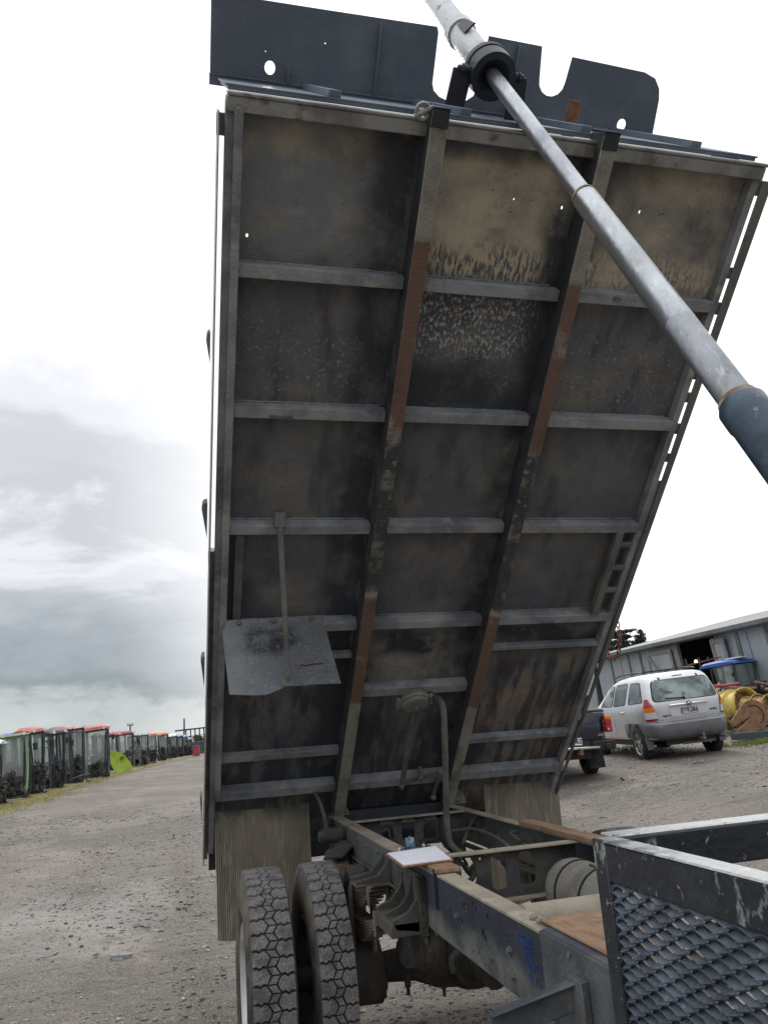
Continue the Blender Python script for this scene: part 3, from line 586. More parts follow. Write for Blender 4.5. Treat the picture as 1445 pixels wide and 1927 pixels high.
# ---- chassis rails
def webhole(u, v, a_, b_, x): p = onx(u, v, x); k = np.linalg.norm(p - CAM) / F; q = ell(p[1], p[2], a_ * k * 2.2, b_ * k * 1.0, 12); return q
wh = [webhole(*t, -.425) for t in ((874, 1709, 3.2, 9), (890, 1701, 1.6, 4.5), (869, 1737, 2.2, 7), (910, 1762, 4, 11), (917, 1725, 2, 5), (847, 1714, 2, 5), (954, 1764, 1.8, 4), (898, 1780, 1.5, 3.5), (901, 1796, 1.8, 4), (891, 1793, 1.6, 3.5), (926, 1812, 2.2, 6), (895, 1712, 1.5, 4), (820, 1757, 1.5, 3), (1054, 1868, 3, 10), (1045, 1805, 1.2, 3), (1095, 1850, 2.2, 4),
      (731, 1616, 1.6, 4), (741, 1624, 1.6, 4), (755, 1632, 1.8, 4.5), (770, 1642, 1.8, 4.5), (787, 1650, 1.6, 4.5))]
for sg, x0 in ((-1, -.425), (1, .425)):
    xi = x0 - sg * .008
    mb = MB(); hl = wh if sg < 0 else [ell(1.2 - .25 * k, .80 + .03 * (k % 2), .012, .012, 8) for k in range(10)]
    mb.plate([(-3.3, .68), (2.06, .70), (2.06, .893), (-3.3, .893)], hl, lambda a_, b_, t: (t, a_, b_), min(x0, xi), max(x0, xi))
    mb.m = 1
    mb.box(min(x0, x0 - sg * .070), max(x0, x0 - sg * .070), -3.3, 2.06, .893, .901)
    mb.m = 0; mb.box(min(xi, x0 - sg * .070), max(xi, x0 - sg * .070), -3.3, 2.06, .681, .689)
    mb.build('chassis_rail', [M_rail, M_flange], truck, bevel=.006, seg=2)
mb = MB()
for (u, v) in ((659, 1571), (673, 1580), (691, 1591), (711, 1603), (645, 1554), (796, 1672), (860, 1724), (959, 1789), (966, 1838), (664, 1550), (1075, 1795), (689, 1630), (699, 1641), (720, 1660)):
    p = onx(u, v, -.427); mb.bolt(p, (-1, 0, 0), .0085, .010)
mb.split('rail_bolt', M_dustg, truck)
# outer reinforcement plate and its top plate
y0 = onx(1014, 1747, -.432)[1]
mb = MB(); mb.box(-.434, -.4262, -3.3, y0, .74, .908); mb.box(-.4262, -.36, -3.3, y0, .903, .910); mb.build('reinforcing_plate', M_plateb, truck, bevel=.003)
mb = MB(); mb.box(-.40, -.20, -1.62, y0 + .07, .9105, .918); mb.build('top_plate', M_pack, truck, bevel=.003)
for k, (u, v) in enumerate(((1005, 1730), (1017, 1737))):
    p = onz(u, v, .902); mb = MB(); mb.lathe([(0, .013), (.008, .013), (.014, .006), (.014, .0001)], p, (0, 0, 1), 6, sm=False); mb.split('flange_bolt', M_cast, truck)
mb = MB(); mb.tube([(-.36, -.93, .865), (.36, -.93, .865)], .045, 20); mb.build('cross_tube', M_flange, truck)
# handwriting in blue marker on the web
def stroke_text(lines):
    GL = {'F': [[(0, 0), (0, 1), (.6, 1)], [(0, .55), (.45, .55)]], 'R': [[(0, 0), (0, 1), (.5, .95), (.5, .6), (0, .5), (.6, 0)]], '5': [[(.55, 1), (.1, 1), (.05, .55), (.5, .5), (.5, .1), (0, 0)]],
          '0': [[(.3, 1), (0, .7), (0, .25), (.3, 0), (.55, .3), (.55, .75), (.3, 1)]], '4': [[(.05, 1), (0, .4), (.55, .4)], [(.42, .8), (.42, 0)]], 'H': [[(0, 0), (0, 1)], [(.5, 0), (.5, 1)], [(0, .5), (.5, .5)]],
          '1': [[(.2, 0), (.2, 1)]], 'L': [[(0, 1), (0, 0), (.5, 0)]], 'E': [[(.5, 1), (0, 1), (0, 0), (.5, 0)], [(0, .5), (.4, .5)]], 'B': [[(0, 0), (0, 1), (.5, .8), (0, .52), (.55, .3), (0, 0)]], '6': [[(.5, 1), (.05, .5), (.1, .05), (.5, .1), (.5, .45), (.08, .4)]],
          'T': [[(.3, 0), (.3, 1)], [(-.05, 1), (.7, 1)]], '.': [[(.1, .05), (.18, .0)]], '7': [[(0, .95), (.6, 1), (.25, 0)]]}
    mb = MB()
    for (u, v, u1, v1, s_, h) in lines:
        p = onx(u, v, -.4262); q = onx(u1, v1, -.4262); w = np.array([q[1] - p[1], q[2] - p[2]]); n = len(s_); st = w / n
        for i, ch in enumerate(s_):
            if ch == ' ': continue
            o_ = np.array([p[1], p[2]]) + st * i
            for stn in GL[ch]:
                pp = [(-.4258, *(o_ + st * .95 * a_ + np.array((0.0, h)) * (b_ - .5))) for a_, b_ in stn]
                mb.tube(pp, .0008, 5)
    mb.build('marker_writing', M_ink, truck)
stroke_text([(975, 1763, 1001, 1776, 'FRR500', .026), (987, 1787, 1003, 1798, '4HH1', .024), (991, 1812, 1014, 1826, 'HE56T', .024), (998, 1841, 1018, 1853, '4.75', .026)])

# ---- crossmembers
def xmem(y, ztop, zbot, holes, x0=-.36, x1=.36, curve=None, m=M_cross, name='crossmember'):
    mb = MB()
    o_ = [(x0, ztop), (x1, ztop), (x1, zbot)] + (curve or []) + [(x0, zbot)]
    mb.plate(o_, holes, lambda a_, b_, t: (a_, t, b_), y, y + .007)
    mb.m = 1; mb.box(x0, x1, y - .05, y + .02, ztop, ztop + .007); mb.box(x0 if not curve else x1 - .2, x1, y - .05, y, zbot - .007, zbot); mb.m = 0
    o = mb.build(name, [m, M_flange], truck, bevel=.004)
    return o
def hpx(u0, u1, v0, v1, y, r=.35):
    p = ony(u0, v0, y); q = ony(u1, v1, y); w = abs(q[0] - p[0]); h = abs(q[2] - p[2]); return rrect((p[0] + q[0]) / 2, (p[2] + q[2]) / 2, w, h, min(w, h) * r)
y1 = .12
xmem(y1, .892, .70, [hpx(866, 898, 1616, 1664, y1), hpx(921, 956, 1608, 1672, y1), hpx(974, 1009, 1603, 1662, y1), ell(-.29, .80, .03, .05)] + [ell(ony(u, v, y1)[0], ony(u, v, y1)[2], .005, .006, 8) for u, v in ((868, 1613), (914, 1607), (903, 1616), (968, 1628), (955, 1601), (971, 1674))])
y2 = 1.62
xmem(y2, .892, .66, [hpx(719, 741, 1556, 1580, y2), hpx(755, 781, 1548, 1580, y2), hpx(796, 823, 1550, 1583, y2), hpx(842, 856, 1556, 1577, y2, .1)] + [ell(ony(u, v, y2)[0], ony(u, v, y2)[2], .005, .006, 8) for u, v in ((715, 1543), (743, 1546), (751, 1538), (781, 1535), (791, 1540), (786, 1568), (829, 1553), (808, 1532))],
     curve=[(.30, .66), (.22, .74), (.12, .76), (.02, .73), (-.05, .66)])
mb = MB()
for (u0, v0) in ((728, 1551), (768, 1547), (810, 1543)):
    p = ony(u0, v0, y2 - .003); mb.plate([(p[0] + .045 * math.cos(t), p[2] + .035 * math.sin(t)) for t in np.linspace(0, PI, 9)], [], lambda a_, b_, t: (a_, t, b_), y2 - .006, y2 - .0015)
mb.split('gusset', M_dustg, truck)
xmem(-1.25, .885, .72, [], name='crossmember')
# pipework and cables between the rails
for pts, r, m_ in (([(845, 1565, 1.2), (890, 1560, 1.0), (925, 1572, .7), (950, 1588, .4), (965, 1605, .3)], .009, M_hose), ([(870, 1590, 1.3), (890, 1545, 1.4), (915, 1537, 1.4), (930, 1548, 1.35), (960, 1543, 1.2)], .011, M_hose),
                 ([(850, 1600, 1.0), (835, 1585, 1.2), (828, 1560, 1.4), (832, 1540, 1.5)], .014, M_rub), ([(720, 1565, 1.5), (730, 1560, 1.5), (735, 1580, 1.4)], .005, M_hose), ([(880, 1640, .6), (895, 1628, .6), (890, 1650, .5), (880, 1660, .5)], .013, M_rub), ([(870, 1625, .6), (885, 1645, .6), (897, 1640, .6)], .012, M_rub),
                 ([(1110, 1628, -.4), (1150, 1640, -.6)], .006, M_hose)):
    mb = MB(); mb.tube(smooth([ony(u, v, y) for u, v, y in pts]), r, 8); mb.build('brake_hose', m_, truck)
_r = random.Random(11)
for k in range(14):
    x = _r.uniform(-.30, .32); y = _r.uniform(.25, 1.45); z = _r.uniform(.45, .80); pts = [(x, y, z)]
    for q in range(4): pts.append((max(-.36, min(.36, pts[-1][0] + _r.uniform(-.16, .16))), pts[-1][1] + _r.uniform(-.12, .2), max(.40, min(.86, pts[-1][2] + _r.uniform(-.12, .12)))))
    mb = MB(); mb.tube(smooth(pts, 6), _r.choice((.006, .009, .013)), 8); mb.build('brake_hose', _r.choice((M_rub, M_hose, M_hose)), truck)
for k in range(8):
    x = _r.choice((-.36, .33)); y = _r.uniform(.3, 1.5); z = _r.uniform(.70, .82); mb = MB(); mb.box(x, x + .03, y, y + _r.uniform(.04, .10), z, z + _r.uniform(.03, .08)); mb.bolt((x + .015 + .015, y + .02, z + .02), (1, 0, 0), .008, .01); mb.build('pipe_clip', M_castd, truck, bevel=.003)
for zz, rr_ in ((.76, .007), (.735, .005), (.715, .008)):
    mb = MB(); mb.tube(smooth([(-.435, 1.95, zz), (-.436, 1.3, zz - .006), (-.445, .95, zz + .004), (-.44, .6, zz), (-.436, .25, zz - .01)]), rr_, 8); mb.build('air_line', M_hose, truck)
mb = MB(); mb.lathe([(-.07, .0001), (-.07, .05), (-.05, .062), (.03, .062), (.05, .045), (.14, .035), (.14, .0001)], (-.33, .55, .44), (.2, 1, .2), 20); mb.build('brake_chamber', M_castd, truck)
mb = MB(); mb.lathe([(-.07, .0001), (-.07, .05), (-.05, .062), (.03, .062), (.05, .045), (.14, .035), (.14, .0001)], (.33, .55, .44), (-.2, 1, .2), 20); mb.build('brake_chamber', M_castd, truck)
# packing strips on rails
mb = MB(); pA, pB = onz(1003, 1545, .915), onz(1105, 1571, .915)
mb.box(.345, .432, pB[1] - .4, pA[1], .9025, .925); mb.build('packing_strip', M_pack, truck, bevel=.003)
mb = MB(); p = onz(815, 1632, .912); mb.box(-.432, -.33, p[1] - .10, p[1] + .08, .9025, .922); mb.build('packing_strip', M_pack, truck, bevel=.004)
mb = MB(); mb.box(-.437, -.425, p[1] - .085, p[1] - .075, .78, .92); mb.build('strip_strap', M_black, truck)
# ---- ram
rd = np.array((0, 1.081, 2.086)); rd /= np.linalg.norm(rd); RC = np.array((0, -.715, 4.283))
def rz_(z): return RC + rd * (z - RC[2]) / rd[2]
ram = MB().lathe([(0, .0001), (0, .054), (.03, .057), (1.50, .057), (1.51, .060), (1.56, .060), (1.572, .054), (1.575, .0001)], rz_(.78), rd, 40).build('hydraulic_ram', M_rambase, truck)
def rpart(prof, z, m, name, seg=40):
    o = MB().lathe(prof, rz_(z), rd, seg).build(name, m, ram, loc=(0, 0, 0)); return o
zt = .78 + 1.57 * rd[2]
rpart([(0, .0001), (0, .0535), (.016, .050), (.018, .0001)], zt - .0, M_brassy, 'seal_ring')
rpart([(-.1, .0435), (.35, .0435), (.352, .0441), (.358, .0441), (.36, .0435), (1.125, .0435), (1.135, .040), (1.136, .0001)], zt, M_chrome, 'ram_stage')
rpart([(0, .0001), (0, .0445), (.010, .0430), (.012, .0001)], zt + 1.133 * rd[2], M_brassy, 'seal_ring')
rpart([(0, .034), (1.25, .034)], zt + 1.136 * rd[2], M_chrome, 'ram_stage')
rpart([(-.01, .036), (-.05, .075), (-.05, .104), (.03, .106), (.04, .094), (.045, .106), (.085, .106), (.09, .064), (.12, .064)], RC[2], M_black, 'trunnion_ring', 48)
rpart([(.0, .1062), (.0, .109), (.03, .109), (.03, .1062)], RC[2] + .04, M_dustg, 'clamp_band', 48)
rpart([(.08, .064), (.55, .064), (.55, .074), (.62, .076), (.62, .061), (1.58, .061), (1.62, .05), (1.62, .0001)], RC[2], M_ramtop, 'ram_cover_tube')
mb = MB(); mb.plate([(.0, 0), (.14, .02), (.09, .18), (-.01, .16)], [], lambda a_, b_, t: tuple(rz_(4.62) + np.array((-.10 + a_ * .3 + t, 0, 0)) + rd * b_ * .8 + np.array((.05, -.05 - a_ * .3, .02 + .12 * a_))), 0, .012); mb.build('tube_bracket', M_black, ram, loc=(0, 0, 0))
mb = MB()
for sg in (-1, 1):
    q = RC + np.array((sg * .135, 0, 0)); mb.tube([RC + np.array((sg * .09, 0, 0)), q], .020, 14); mb.bolt(q, (sg, 0, 0), .018, .025)
    hb = np.array(B(sg * .15, 4.07, .577)); mb.beam(q, hb, .02, .09, up=(1, 0, 0))
mb.split('trunnion_bracket', M_black, ram, loc=(0, 0, 0), bevel=.003)
mb = MB(); mb.tube([(-.35, rz_(.84)[1], .84), (.35, rz_(.84)[1], .84)], .035, 16); mb.box(-.16, .16, rz_(.84)[1] - .1, rz_(.84)[1] + .1, .72, .84); mb.build('ram_foot', M_black, truck)
# ---- air tank
mb = MB(); tx = .245; Rt = .125
mb.lathe([(0, .0001), (-.005, .05), (-.02, .09), (-.05, .117), (-.09, Rt), (-.75, Rt), (-.79, .117), (-.82, .09), (-.835, .0001)], (tx, .13 - .10, .735), (0, 1, 0), 40)
tank = mb.build('air_tank', M_cast, truck)
mb = MB()
for yy in (-.13, -.33, -.55): mb.lathe([(-.006, Rt + .001), (-.006, Rt + .004), (.006, Rt + .004), (.006, Rt + .001)], (tx, yy, .735), (0, 1, 0), 40)
mb.split('tank_band', M_rub, tank, loc=(0, 0, 0))
# ---- axle, diff, springs
mb = MB(); mb.lathe([(-.95, .05), (-.5, .055), (-.42, .065), (-.25, .08), (-.15, .12), (.02, .14), (.19, .12), (.29, .08), (.42, .065), (.5, .055), (.95, .05)], (0, .8, .315), (1, 0, 0), 28)
mb.lathe([(-.22, .06), (-.18, .12), (-.08, .15), (.02, .155), (.12, .15), (.2, .10), (.22, .0001)], (.02, .8, .33), (0, 1, 0), 28)
mb.lathe([(-.42, .0001), (-.42, .06), (-.30, .07), (-.2, .1)], (.02, .8, .35), (0, 1, .05), 20); mb.tube([(.02, .4, .37), (.0, -1.0, .55), (0, -2.6, .62)], .04, 12)
mb.build('rear_axle', M_axle, truck)
mb = MB()
for (x_, y_, z_) in ((-.12, .74, .22), (.12, .72, .22), (-.60, .72, .26), (-.42, .72, .26), (-.30, .74, .25)):
    mb.tube([(x_, y_, z_ + .06), (x_, y_, z_ - .02)], .016, 8); mb.tube([(x_, y_, z_ - .02), (x_, y_, z_ - .055)], .009, 8)
mb.split('drain_stub', M_axle, truck)
mb = MB(); mb.tube(smooth([onx(800, 1690, -.40), onx(812, 1740, -.40), onx(815, 1780, -.40), onx(812, 1805, -.40)]), .024, 10); mb.tube(smooth([onx(775, 1720, -.42), onx(782, 1770, -.42), onx(784, 1812, -.42)]), .022, 10); mb.beam(onx(790, 1650, -.44), onx(798, 1760, -.44), .05, .03); mb.build('spring_bracket_arm', M_axle, truck, bevel=.003)
def spring(x0, x1, yc, hl, z, nl, cam_, th=.009, name='leaf_spring', gap=.002):
    mb = MB()
    for k in range(nl):
        h = hl * (1 - .09 * k); ps = []
        for i in range(13):
            t = -1 + 2 * i / 12; y = yc + t * h; zz = z - k * (th + gap) + cam_ * (t * h / hl) ** 2; ps.append((y, zz))
        vs = [(x, y, zz + o_) for (y, zz) in ps for x in (x0, x1) for o_ in (0, th)]; fs = []
        for i in range(12):
            b_ = i * 4; fs += [(b_, b_ + 4, b_ + 5, b_ + 1), (b_ + 2, b_ + 3, b_ + 7, b_ + 6), (b_ + 1, b_ + 5, b_ + 7, b_ + 3), (b_, b_ + 2, b_ + 6, b_ + 4)]
        fs += [(0, 1, 3, 2), (48, 50, 51, 49)]; mb.add(vs, fs)
    return mb.build(name, M_leaf, truck)
for sg in (-1, 1):
    xa, xb_ = sorted((sg * .475, sg * .555))
    spring(xa, xb_, .8, .74, .565, 8, .15); spring(xa, xb_, .8, .56, .685, 6, .10, name='helper_spring')
    mb = MB()
    for yy in (.70, .90):
        mb.tube([(xa - .012, yy, .26), (xa - .012, yy, .70), (xa - .004, yy, .735), (xb_ + .004, yy, .735), (xb_ + .012, yy, .70), (xb_ + .012, yy, .26)], .013, 8)
    for yy, zz, hh in ((.34, .725, .035), (.24, .635, .045)):
        mb.box(xa - .006, xa + .0, yy - .014, yy + .014, zz - hh, zz + hh); mb.box(xb_, xb_ + .006, yy - .014, yy + .014, zz - hh, zz + hh); mb.box(xa - .006, xb_ + .006, yy - .014, yy + .014, zz + hh, zz + hh + .007)
    mb.split('u_bolt', M_dustg, truck)
    mb = MB(); mb.lathe([(-.05, .0001), (-.05, .045), (.05, .045), (.05, .0001)], ((xa + xb_) / 2, .80, .745), (1, 0, 0), 20); mb.box(xa, xb_, .70, .90, .69, .745); mb.build('helper_pad', M_castd, truck, bevel=.01)
# hanger castings and canister on the left rail
def casting(P, name, th=.012):
    mb = MB()
    for ya in P['ribs']: mb.plate(P['rib'], [], lambda a_, b_, t: (a_, ya + t, b_), 0, th)
    for b_ in P['boxes']: mb.box(*b_)
    return mb.build(name, M_castd, truck, bevel=.008)
casting(dict(ribs=(.16, .02, -.10), rib=[(-.43, .88), (-.43, .66), (-.55, .68), (-.57, .72), (-.50, .745), (-.46, .79)], boxes=((-.57, -.43, -.10, .16, .655, .71), (-.438, -.4262, -.12, .19, .62, .87))), 'spring_hanger')
casting(dict(ribs=(.52, .40), rib=[(-.43, .88), (-.43, .74), (-.50, .74), (-.60, .77), (-.60, .785), (-.50, .80), (-.45, .85)], boxes=((-.60, -.43, .39, .54, .755, .768),)), 'bump_bracket')
mb = MB(); p = onx(640, 1598, -.5); mb.beam((-.43, p[1] + .1, p[2] + .02), (-.56, p[1] - .12, p[2] - .02), .11, .02); mb.beam((-.43, p[1] + .1, p[2] - .03), (-.55, p[1] - .1, p[2] - .04), .02, .07); mb.build('canister_bracket', M_castd, truck, bevel=.006)
p = onx(627, 1572, -.5); mb = MB(); mb.lathe([(-.09, .0001), (-.085, .03), (-.06, .042), (.05, .042), (.06, .03), (.10, .028), (.10, .0001)], p, (1, .1, 0), 24); mb.build('brake_canister', M_castd, truck)
p = onx(612, 1520, -.55); mb = MB(); mb.tube([(-.46, 1.9, .86), (-.46, 1.3, .78), (-.5, 1.2, .72)], .018, 8); mb.box(-.50, -.43, 1.86, 1.92, .76, .90); mb.build('rear_bracket', M_axle, truck, bevel=.005)
mb = MB(); mb.tube(smooth([(-.52, 1.5, .74), (-.52, 1.2, .70), (-.52, .98, .70)]), .035, 14); mb.build('spring_eye', M_castd, truck)

# ---- wheels
def lerp(a_, b_, t): return a_ + (b_ - a_) * t
Rw = .505; HW = .088; KR = .505 / .483
def make_tyre():
    prof = [(-.075, .245), (-.092, .275), (-.106, .33), (-.108, .38), (-.100, .43), (-.090, .458), (-.082, .466), (-.04, .470), (0, .471), (.04, .470), (.082, .466), (.090, .458), (.100, .43), (.108, .38), (.106, .33), (.092, .275), (.075, .245)]
    prof = [(a_, b_ * KR) for a_, b_ in prof]; mb = MB(); mb.m = 1; mb.lathe(prof[:7], (0, 0, 0), (1, 0, 0), 96); mb.lathe(prof[-7:], (0, 0, 0), (1, 0, 0), 96); mb.m = 2; mb.lathe(prof[6:-6], (0, 0, 0), (1, 0, 0), 96); mb.m = 0
    NP = 48
    def tm(u, v, r):
        a_ = 2 * PI * v / NP; crown = -.004 * (u / HW) ** 2; rr = r + crown; return (u, rr * math.sin(a_), rr * math.cos(a_))
    def prism(pts, top=.505, base=.479, inset=.0022, wear=0):
        cx = sum(p[0] for p in pts) / len(pts); cy = sum(p[1] for p in pts) / len(pts)
        k = len(pts); vs = []
        for (ins, r) in ((0, base), (0, top - .0025), (inset, top)):
            for (u, v) in pts:
                du, dv = cx - u, (cy - v) * .066; d = math.hypot(du, dv) + 1e-9; f = ins / d
                vs.append(tm(u + du * f, v + (cy - v) * f, r - wear))
        fs = [(j * k + i, j * k + (i + 1) % k, (j + 1) * k + (i + 1) % k, (j + 1) * k + i) for j in range(2) for i in range(k)]
        mb.add(vs, fs); mb.add(vs[2 * k:], [tuple(range(k))])
    tri = lambda v: abs(((v) % 1) * 2 - 1)      # 1 at 0, 0 at .5
    for i in range(NP):
        for sg, ph in ((-1, 0.0), (1, .5)):
            v0 = i + ph; g_ = .075; w = []
            # wavy lateral grooves
            us = [1.0, .82, .66, .5, .36]; wav = [0.0, .03, -.08, .05, .0]
            lo = [(sg * HW * (u * .0 + u), v0 + g_ + wv) for u, wv in zip(us, wav)]
            hi = [(sg * HW * u, v0 + 1 - g_ + wv) for u, wv in zip(us, wav)]
            tip = [(sg * HW * .26, v0 + .25), (sg * HW * .165, v0 + .5), (sg * HW * .26, v0 + .75)]
            prism(lo + tip + hi[::-1], wear=random.uniform(0, .0008))
            # siped edge nubs
            mb.box(0, 0, 0, 0, 0, 0) if False else None
        # centre links: two slim slanted blocks per pitch
        a_, b_ = .235 * HW, .065 * HW
        prism([(-.285 * HW, i + .035), (.075 * HW, i + .035), (.285 * HW, i + .465), (-.075 * HW, i + .465)], wear=.001)
        prism([(-.075 * HW, i + .535), (.285 * HW, i + .535), (.075 * HW, i + .965), (-.285 * HW, i + .965)], wear=.001)
    return mb
def rim_mesh(deep):
    mb = MB(); s = deep
    mb.lathe([(-.088 * s, .274), (-.094 * s, .270), (-.090 * s, .261), (-.060 * s, .242), (-.02 * s, .232), (.05 * s, .232), (.09 * s, .261), (.094 * s, .274)], (0, 0, 0), (1, 0, 0), 64)
    return mb
def rim_disc(side):
    mb = MB(); hs = [ell(.16 * math.cos(2 * PI * k / 6), .16 * math.sin(2 * PI * k / 6), .032, .032, 14) for k in range(6)] + [ell(0, 0, .075, .075, 20)]
    mb.plate(ell(0, 0, .234, .234, 48), hs, lambda a_, b_, t: (side * (.055 + t - .10 * max(0, (math.hypot(a_, b_) - .15)) * 2), a_, b_), 0, .010)
    return mb
ty0 = make_tyre().mesh('tyre'); ty0.materials.append(M_tyre); ty0.materials.append(M_side); ty0.materials.append(M_rub)
for (xc, yc, side, rot, rm) in ((-.981, .8, 1, .0, M_rim), (-.708, .8, -1, .03, M_rimd), (.708, .8, 1, .02, M_rimd), (.981, .8, -1, .05, M_rim)):
    wh_ = bpy.data.objects.new('wheel', None); COL.objects.link(wh_); wh_.parent = truck; wh_.location = (xc - TL[0], yc - TL[1], .315 - TL[2]); wh_.rotation_euler = (rot, 0, 0)
    wh_.scale = (.88 if abs(xc) < .9 else 1, 1, 1); t = bpy.data.objects.new('tyre', ty0); COL.objects.link(t); t.parent = wh_
    rim_mesh(1).build('rim', rm, wh_, loc=(0, 0, 0)); rim_disc(side).build('wheel_disc', rm, wh_, loc=(0, 0, 0), bevel=.002)
mb = MB(); mb.lathe([(-.12, .0001), (-.12, .07), (.0, .09), (.02, .14), (.05, .14), (.05, .0001)], (-.89, .8, .315), (1, 0, 0), 28); mb.lathe([(-.05, .0001), (-.05, .14), (.25, .15), (.25, .0001)], (-.68, .8, .315), (1, 0, 0), 28); mb.build('hub', M_rimd, truck)

# ---- guard frame with expanded mesh behind the cab
XF = -.5; pf = onx(1112, 1577, XF); YF, ZF = pf[1], pf[2]
YE = -2.75; XR = .95; H1 = .078
root = MB().box(XF, XF + .008, YF - .05, YF, .70, ZF).box(XF + .008, XF + .055, YF - .008, YF, .70, ZF - .01).build('guard_frame', M_frame, truck, bevel=.003)
def gpart(mb, n, m, bv=.004): return mb.build(n, m, root, bevel=bv, loc=(0, 0, 0))
mb = MB(); mb.box(XF, XF + .006, YE, YF - .051, ZF - H1, ZF - .006); mb.m = 1; mb.box(XF - .0, XF + .052, YE, YF - .0, ZF - .006, ZF); gpart(mb, 'top_rail', [M_frame, M_frametop])
mb = MB(); mb.box(XF + .056, XR, YF - .006, YF, ZF - .085, ZF - .006); mb.m = 1; mb.box(XF + .053, XR, YF - .004, YF + .06, ZF - .006, ZF + .0); gpart(mb, 'cross_rail', [M_frame, M_frametop])
mb = MB(); mb.box(XR - .006, XR, YE, YF, ZF - H1, ZF - .006); mb.m = 1; mb.box(XR - .05, XR, YE, YF - .006, ZF - .006, ZF + .001); gpart(mb, 'top_rail', [M_frame, M_frametop])
mb = MB(); mb.box(XR - .05, XR, YF - .05, YF, .7, ZF - .007); mb.box(XF, XF + .05, YE - .05, YE, .7, ZF); mb.box(XR - .05, XR, YE - .05, YE, .7, ZF); gpart(mb, 'post', M_frame)
mb = MB(); mb.box(XF + .0, XF + .006, YE, YF - .051, .70, .75); mb.box(XF + .006, XF + .06, YE, YF - .051, .695, .705); gpart(mb, 'bottom_rail', M_frame)
def mesh_panel():
    mb = MB(); LW, SW = .060, .030; zb, ztp = .74, ZF - H1 + .012; rows = int((ztp - zb) / (SW / 2)); xm = XF + .012
    ny_ = int((YF - .045 - YE) / LW) + 1
    for r in range(rows):
        z0 = zb + r * SW / 2
        pts = []
        # one zig-zag strand: alternates touching the strand above and below
        for i in range(ny_ * 2 + 1):
            y = YF - .047 - i * LW / 2; up = ((i + r) % 2 == 0); pts.append((y, z0 + (SW * .25 if up else -SW * .25), up))
        vs = []; fs = []
        for j, (y, z, up) in enumerate(pts):
            for dy in (-.009, .009):
                tl = .0055; 
                vs += [(xm - tl, y + dy, z - .0060), (xm + tl, y + dy, z + .0030), (xm + tl - .003, y + dy, z + .0062), (xm - tl - .003, y + dy, z - .0028)]
        n = len(pts) * 2
        for j in range(n - 1):
            for k in range(4): fs.append((j * 4 + k, j * 4 + (k + 1) % 4, (j + 1) * 4 + (k + 1) % 4, (j + 1) * 4 + k))
        mb.add(vs, fs)
    return mb
gpart(mesh_panel(), 'mesh_panel', M_mesh, 0)
mb = MB(); p0 = onx(1088, 1872, -.44); p1 = onx(930, 1935, -.62); mb.beam(p0, p1, .006, .06); mb.beam(p0 + (0, .0, .03), p1 + (0, 0, .03), .05, .006); mb.box(-.455, -.435, p0[1] - .05, p0[1] + .02, p0[2] - .12, p0[2] + .04); mb.build('step_bracket', M_plateb, truck, bevel=.002)
# blocks inside frame catching the eye through the mesh
mb = MB(); mb.box(-.35, .35, -2.9, -1.75, .72, .73); mb.build('chassis_deck_plate', M_axle, truck)
for k in range(7):
    mb = MB(); mb.tube(smooth([(-.3 + .09 * k, -1.7, .80 + .02 * (k % 3)), (-.28 + .08 * k, -2.1, .84 - .03 * (k % 2)), (-.33 + .1 * k, -2.5, .80), (-.3 + .09 * k, -3.0, .82)]), .014 + .004 * (k % 3), 8); mb.build('air_line', M_rub if k % 2 else M_hose, truck)
# chain hanging from the right side
mb = MB(); xw = 1.31
cp = smooth([onx(1159, 1158, xw), onx(1164, 1190, xw), onx(1165, 1215, xw), onx(1161, 1233, xw), onx(1154, 1240, xw), onx(1147, 1234, xw), onx(1140, 1222, xw), onx(1136, 1205, xw)], 14)
d = [0]; 
for i in range(1, len(cp)): d.append(d[-1] + np.linalg.norm(cp[i] - cp[i - 1]))
nl = int(d[-1] / .027)
for i in range(nl):
    t0 = d[-1] * i / nl; j = min(int(np.searchsorted(d, t0)), len(cp) - 2); c = cp[j]; dr = cp[j + 1] - cp[j]; dr /= np.linalg.norm(dr)
    sd_ = np.cross(dr, (0, 1, 0)); sd_ /= np.linalg.norm(sd_) + 1e-9
    if i % 2: sd_ = np.cross(dr, sd_)
    mb.tube([c + dr * .019 * math.cos(a_) * (1.0) + sd_ * .011 * math.sin(a_) for a_ in np.linspace(0, 2 * PI, 13)[:-1]], .0038, 5, closed=True)
mb.build('tailgate_chain', M_rustm, truck)

# ---- clipboard
cb = thing('clipboard', tuple(onz(788, 1606, .93)), 'brown clipboard holding a blank white sheet, lying across the left chassis rail', 'clipboard', world=True)
q = [onz(725, 1606, .930), onz(822, 1591, .930), onz(853, 1617, .930), onz(757, 1630, .930)]
def quadprism(mb, q, z0, z1, shr=0):
    c = sum(q) / 4; vs = [((p - c) * (1 - shr) + c)[:2] for p in q]; mb.add([(v[0], v[1], z) for z in (z0, z1) for v in vs], [(3, 2, 1, 0), (4, 5, 6, 7), (0, 1, 5, 4), (1, 2, 6, 5), (2, 3, 7, 6), (3, 0, 4, 7)]); return mb
quadprism(MB(), q, .9235, .929).build('board', M_wood, cb, bevel=.001)
quadprism(MB(), q, .9292, .932, .07).build('paper', M_white, cb)
mid = (q[0] + q[1]) / 2; ux = (q[1] - q[0]); ux /= np.linalg.norm(ux); uy = (q[0] - q[3]); uy /= np.linalg.norm(uy)
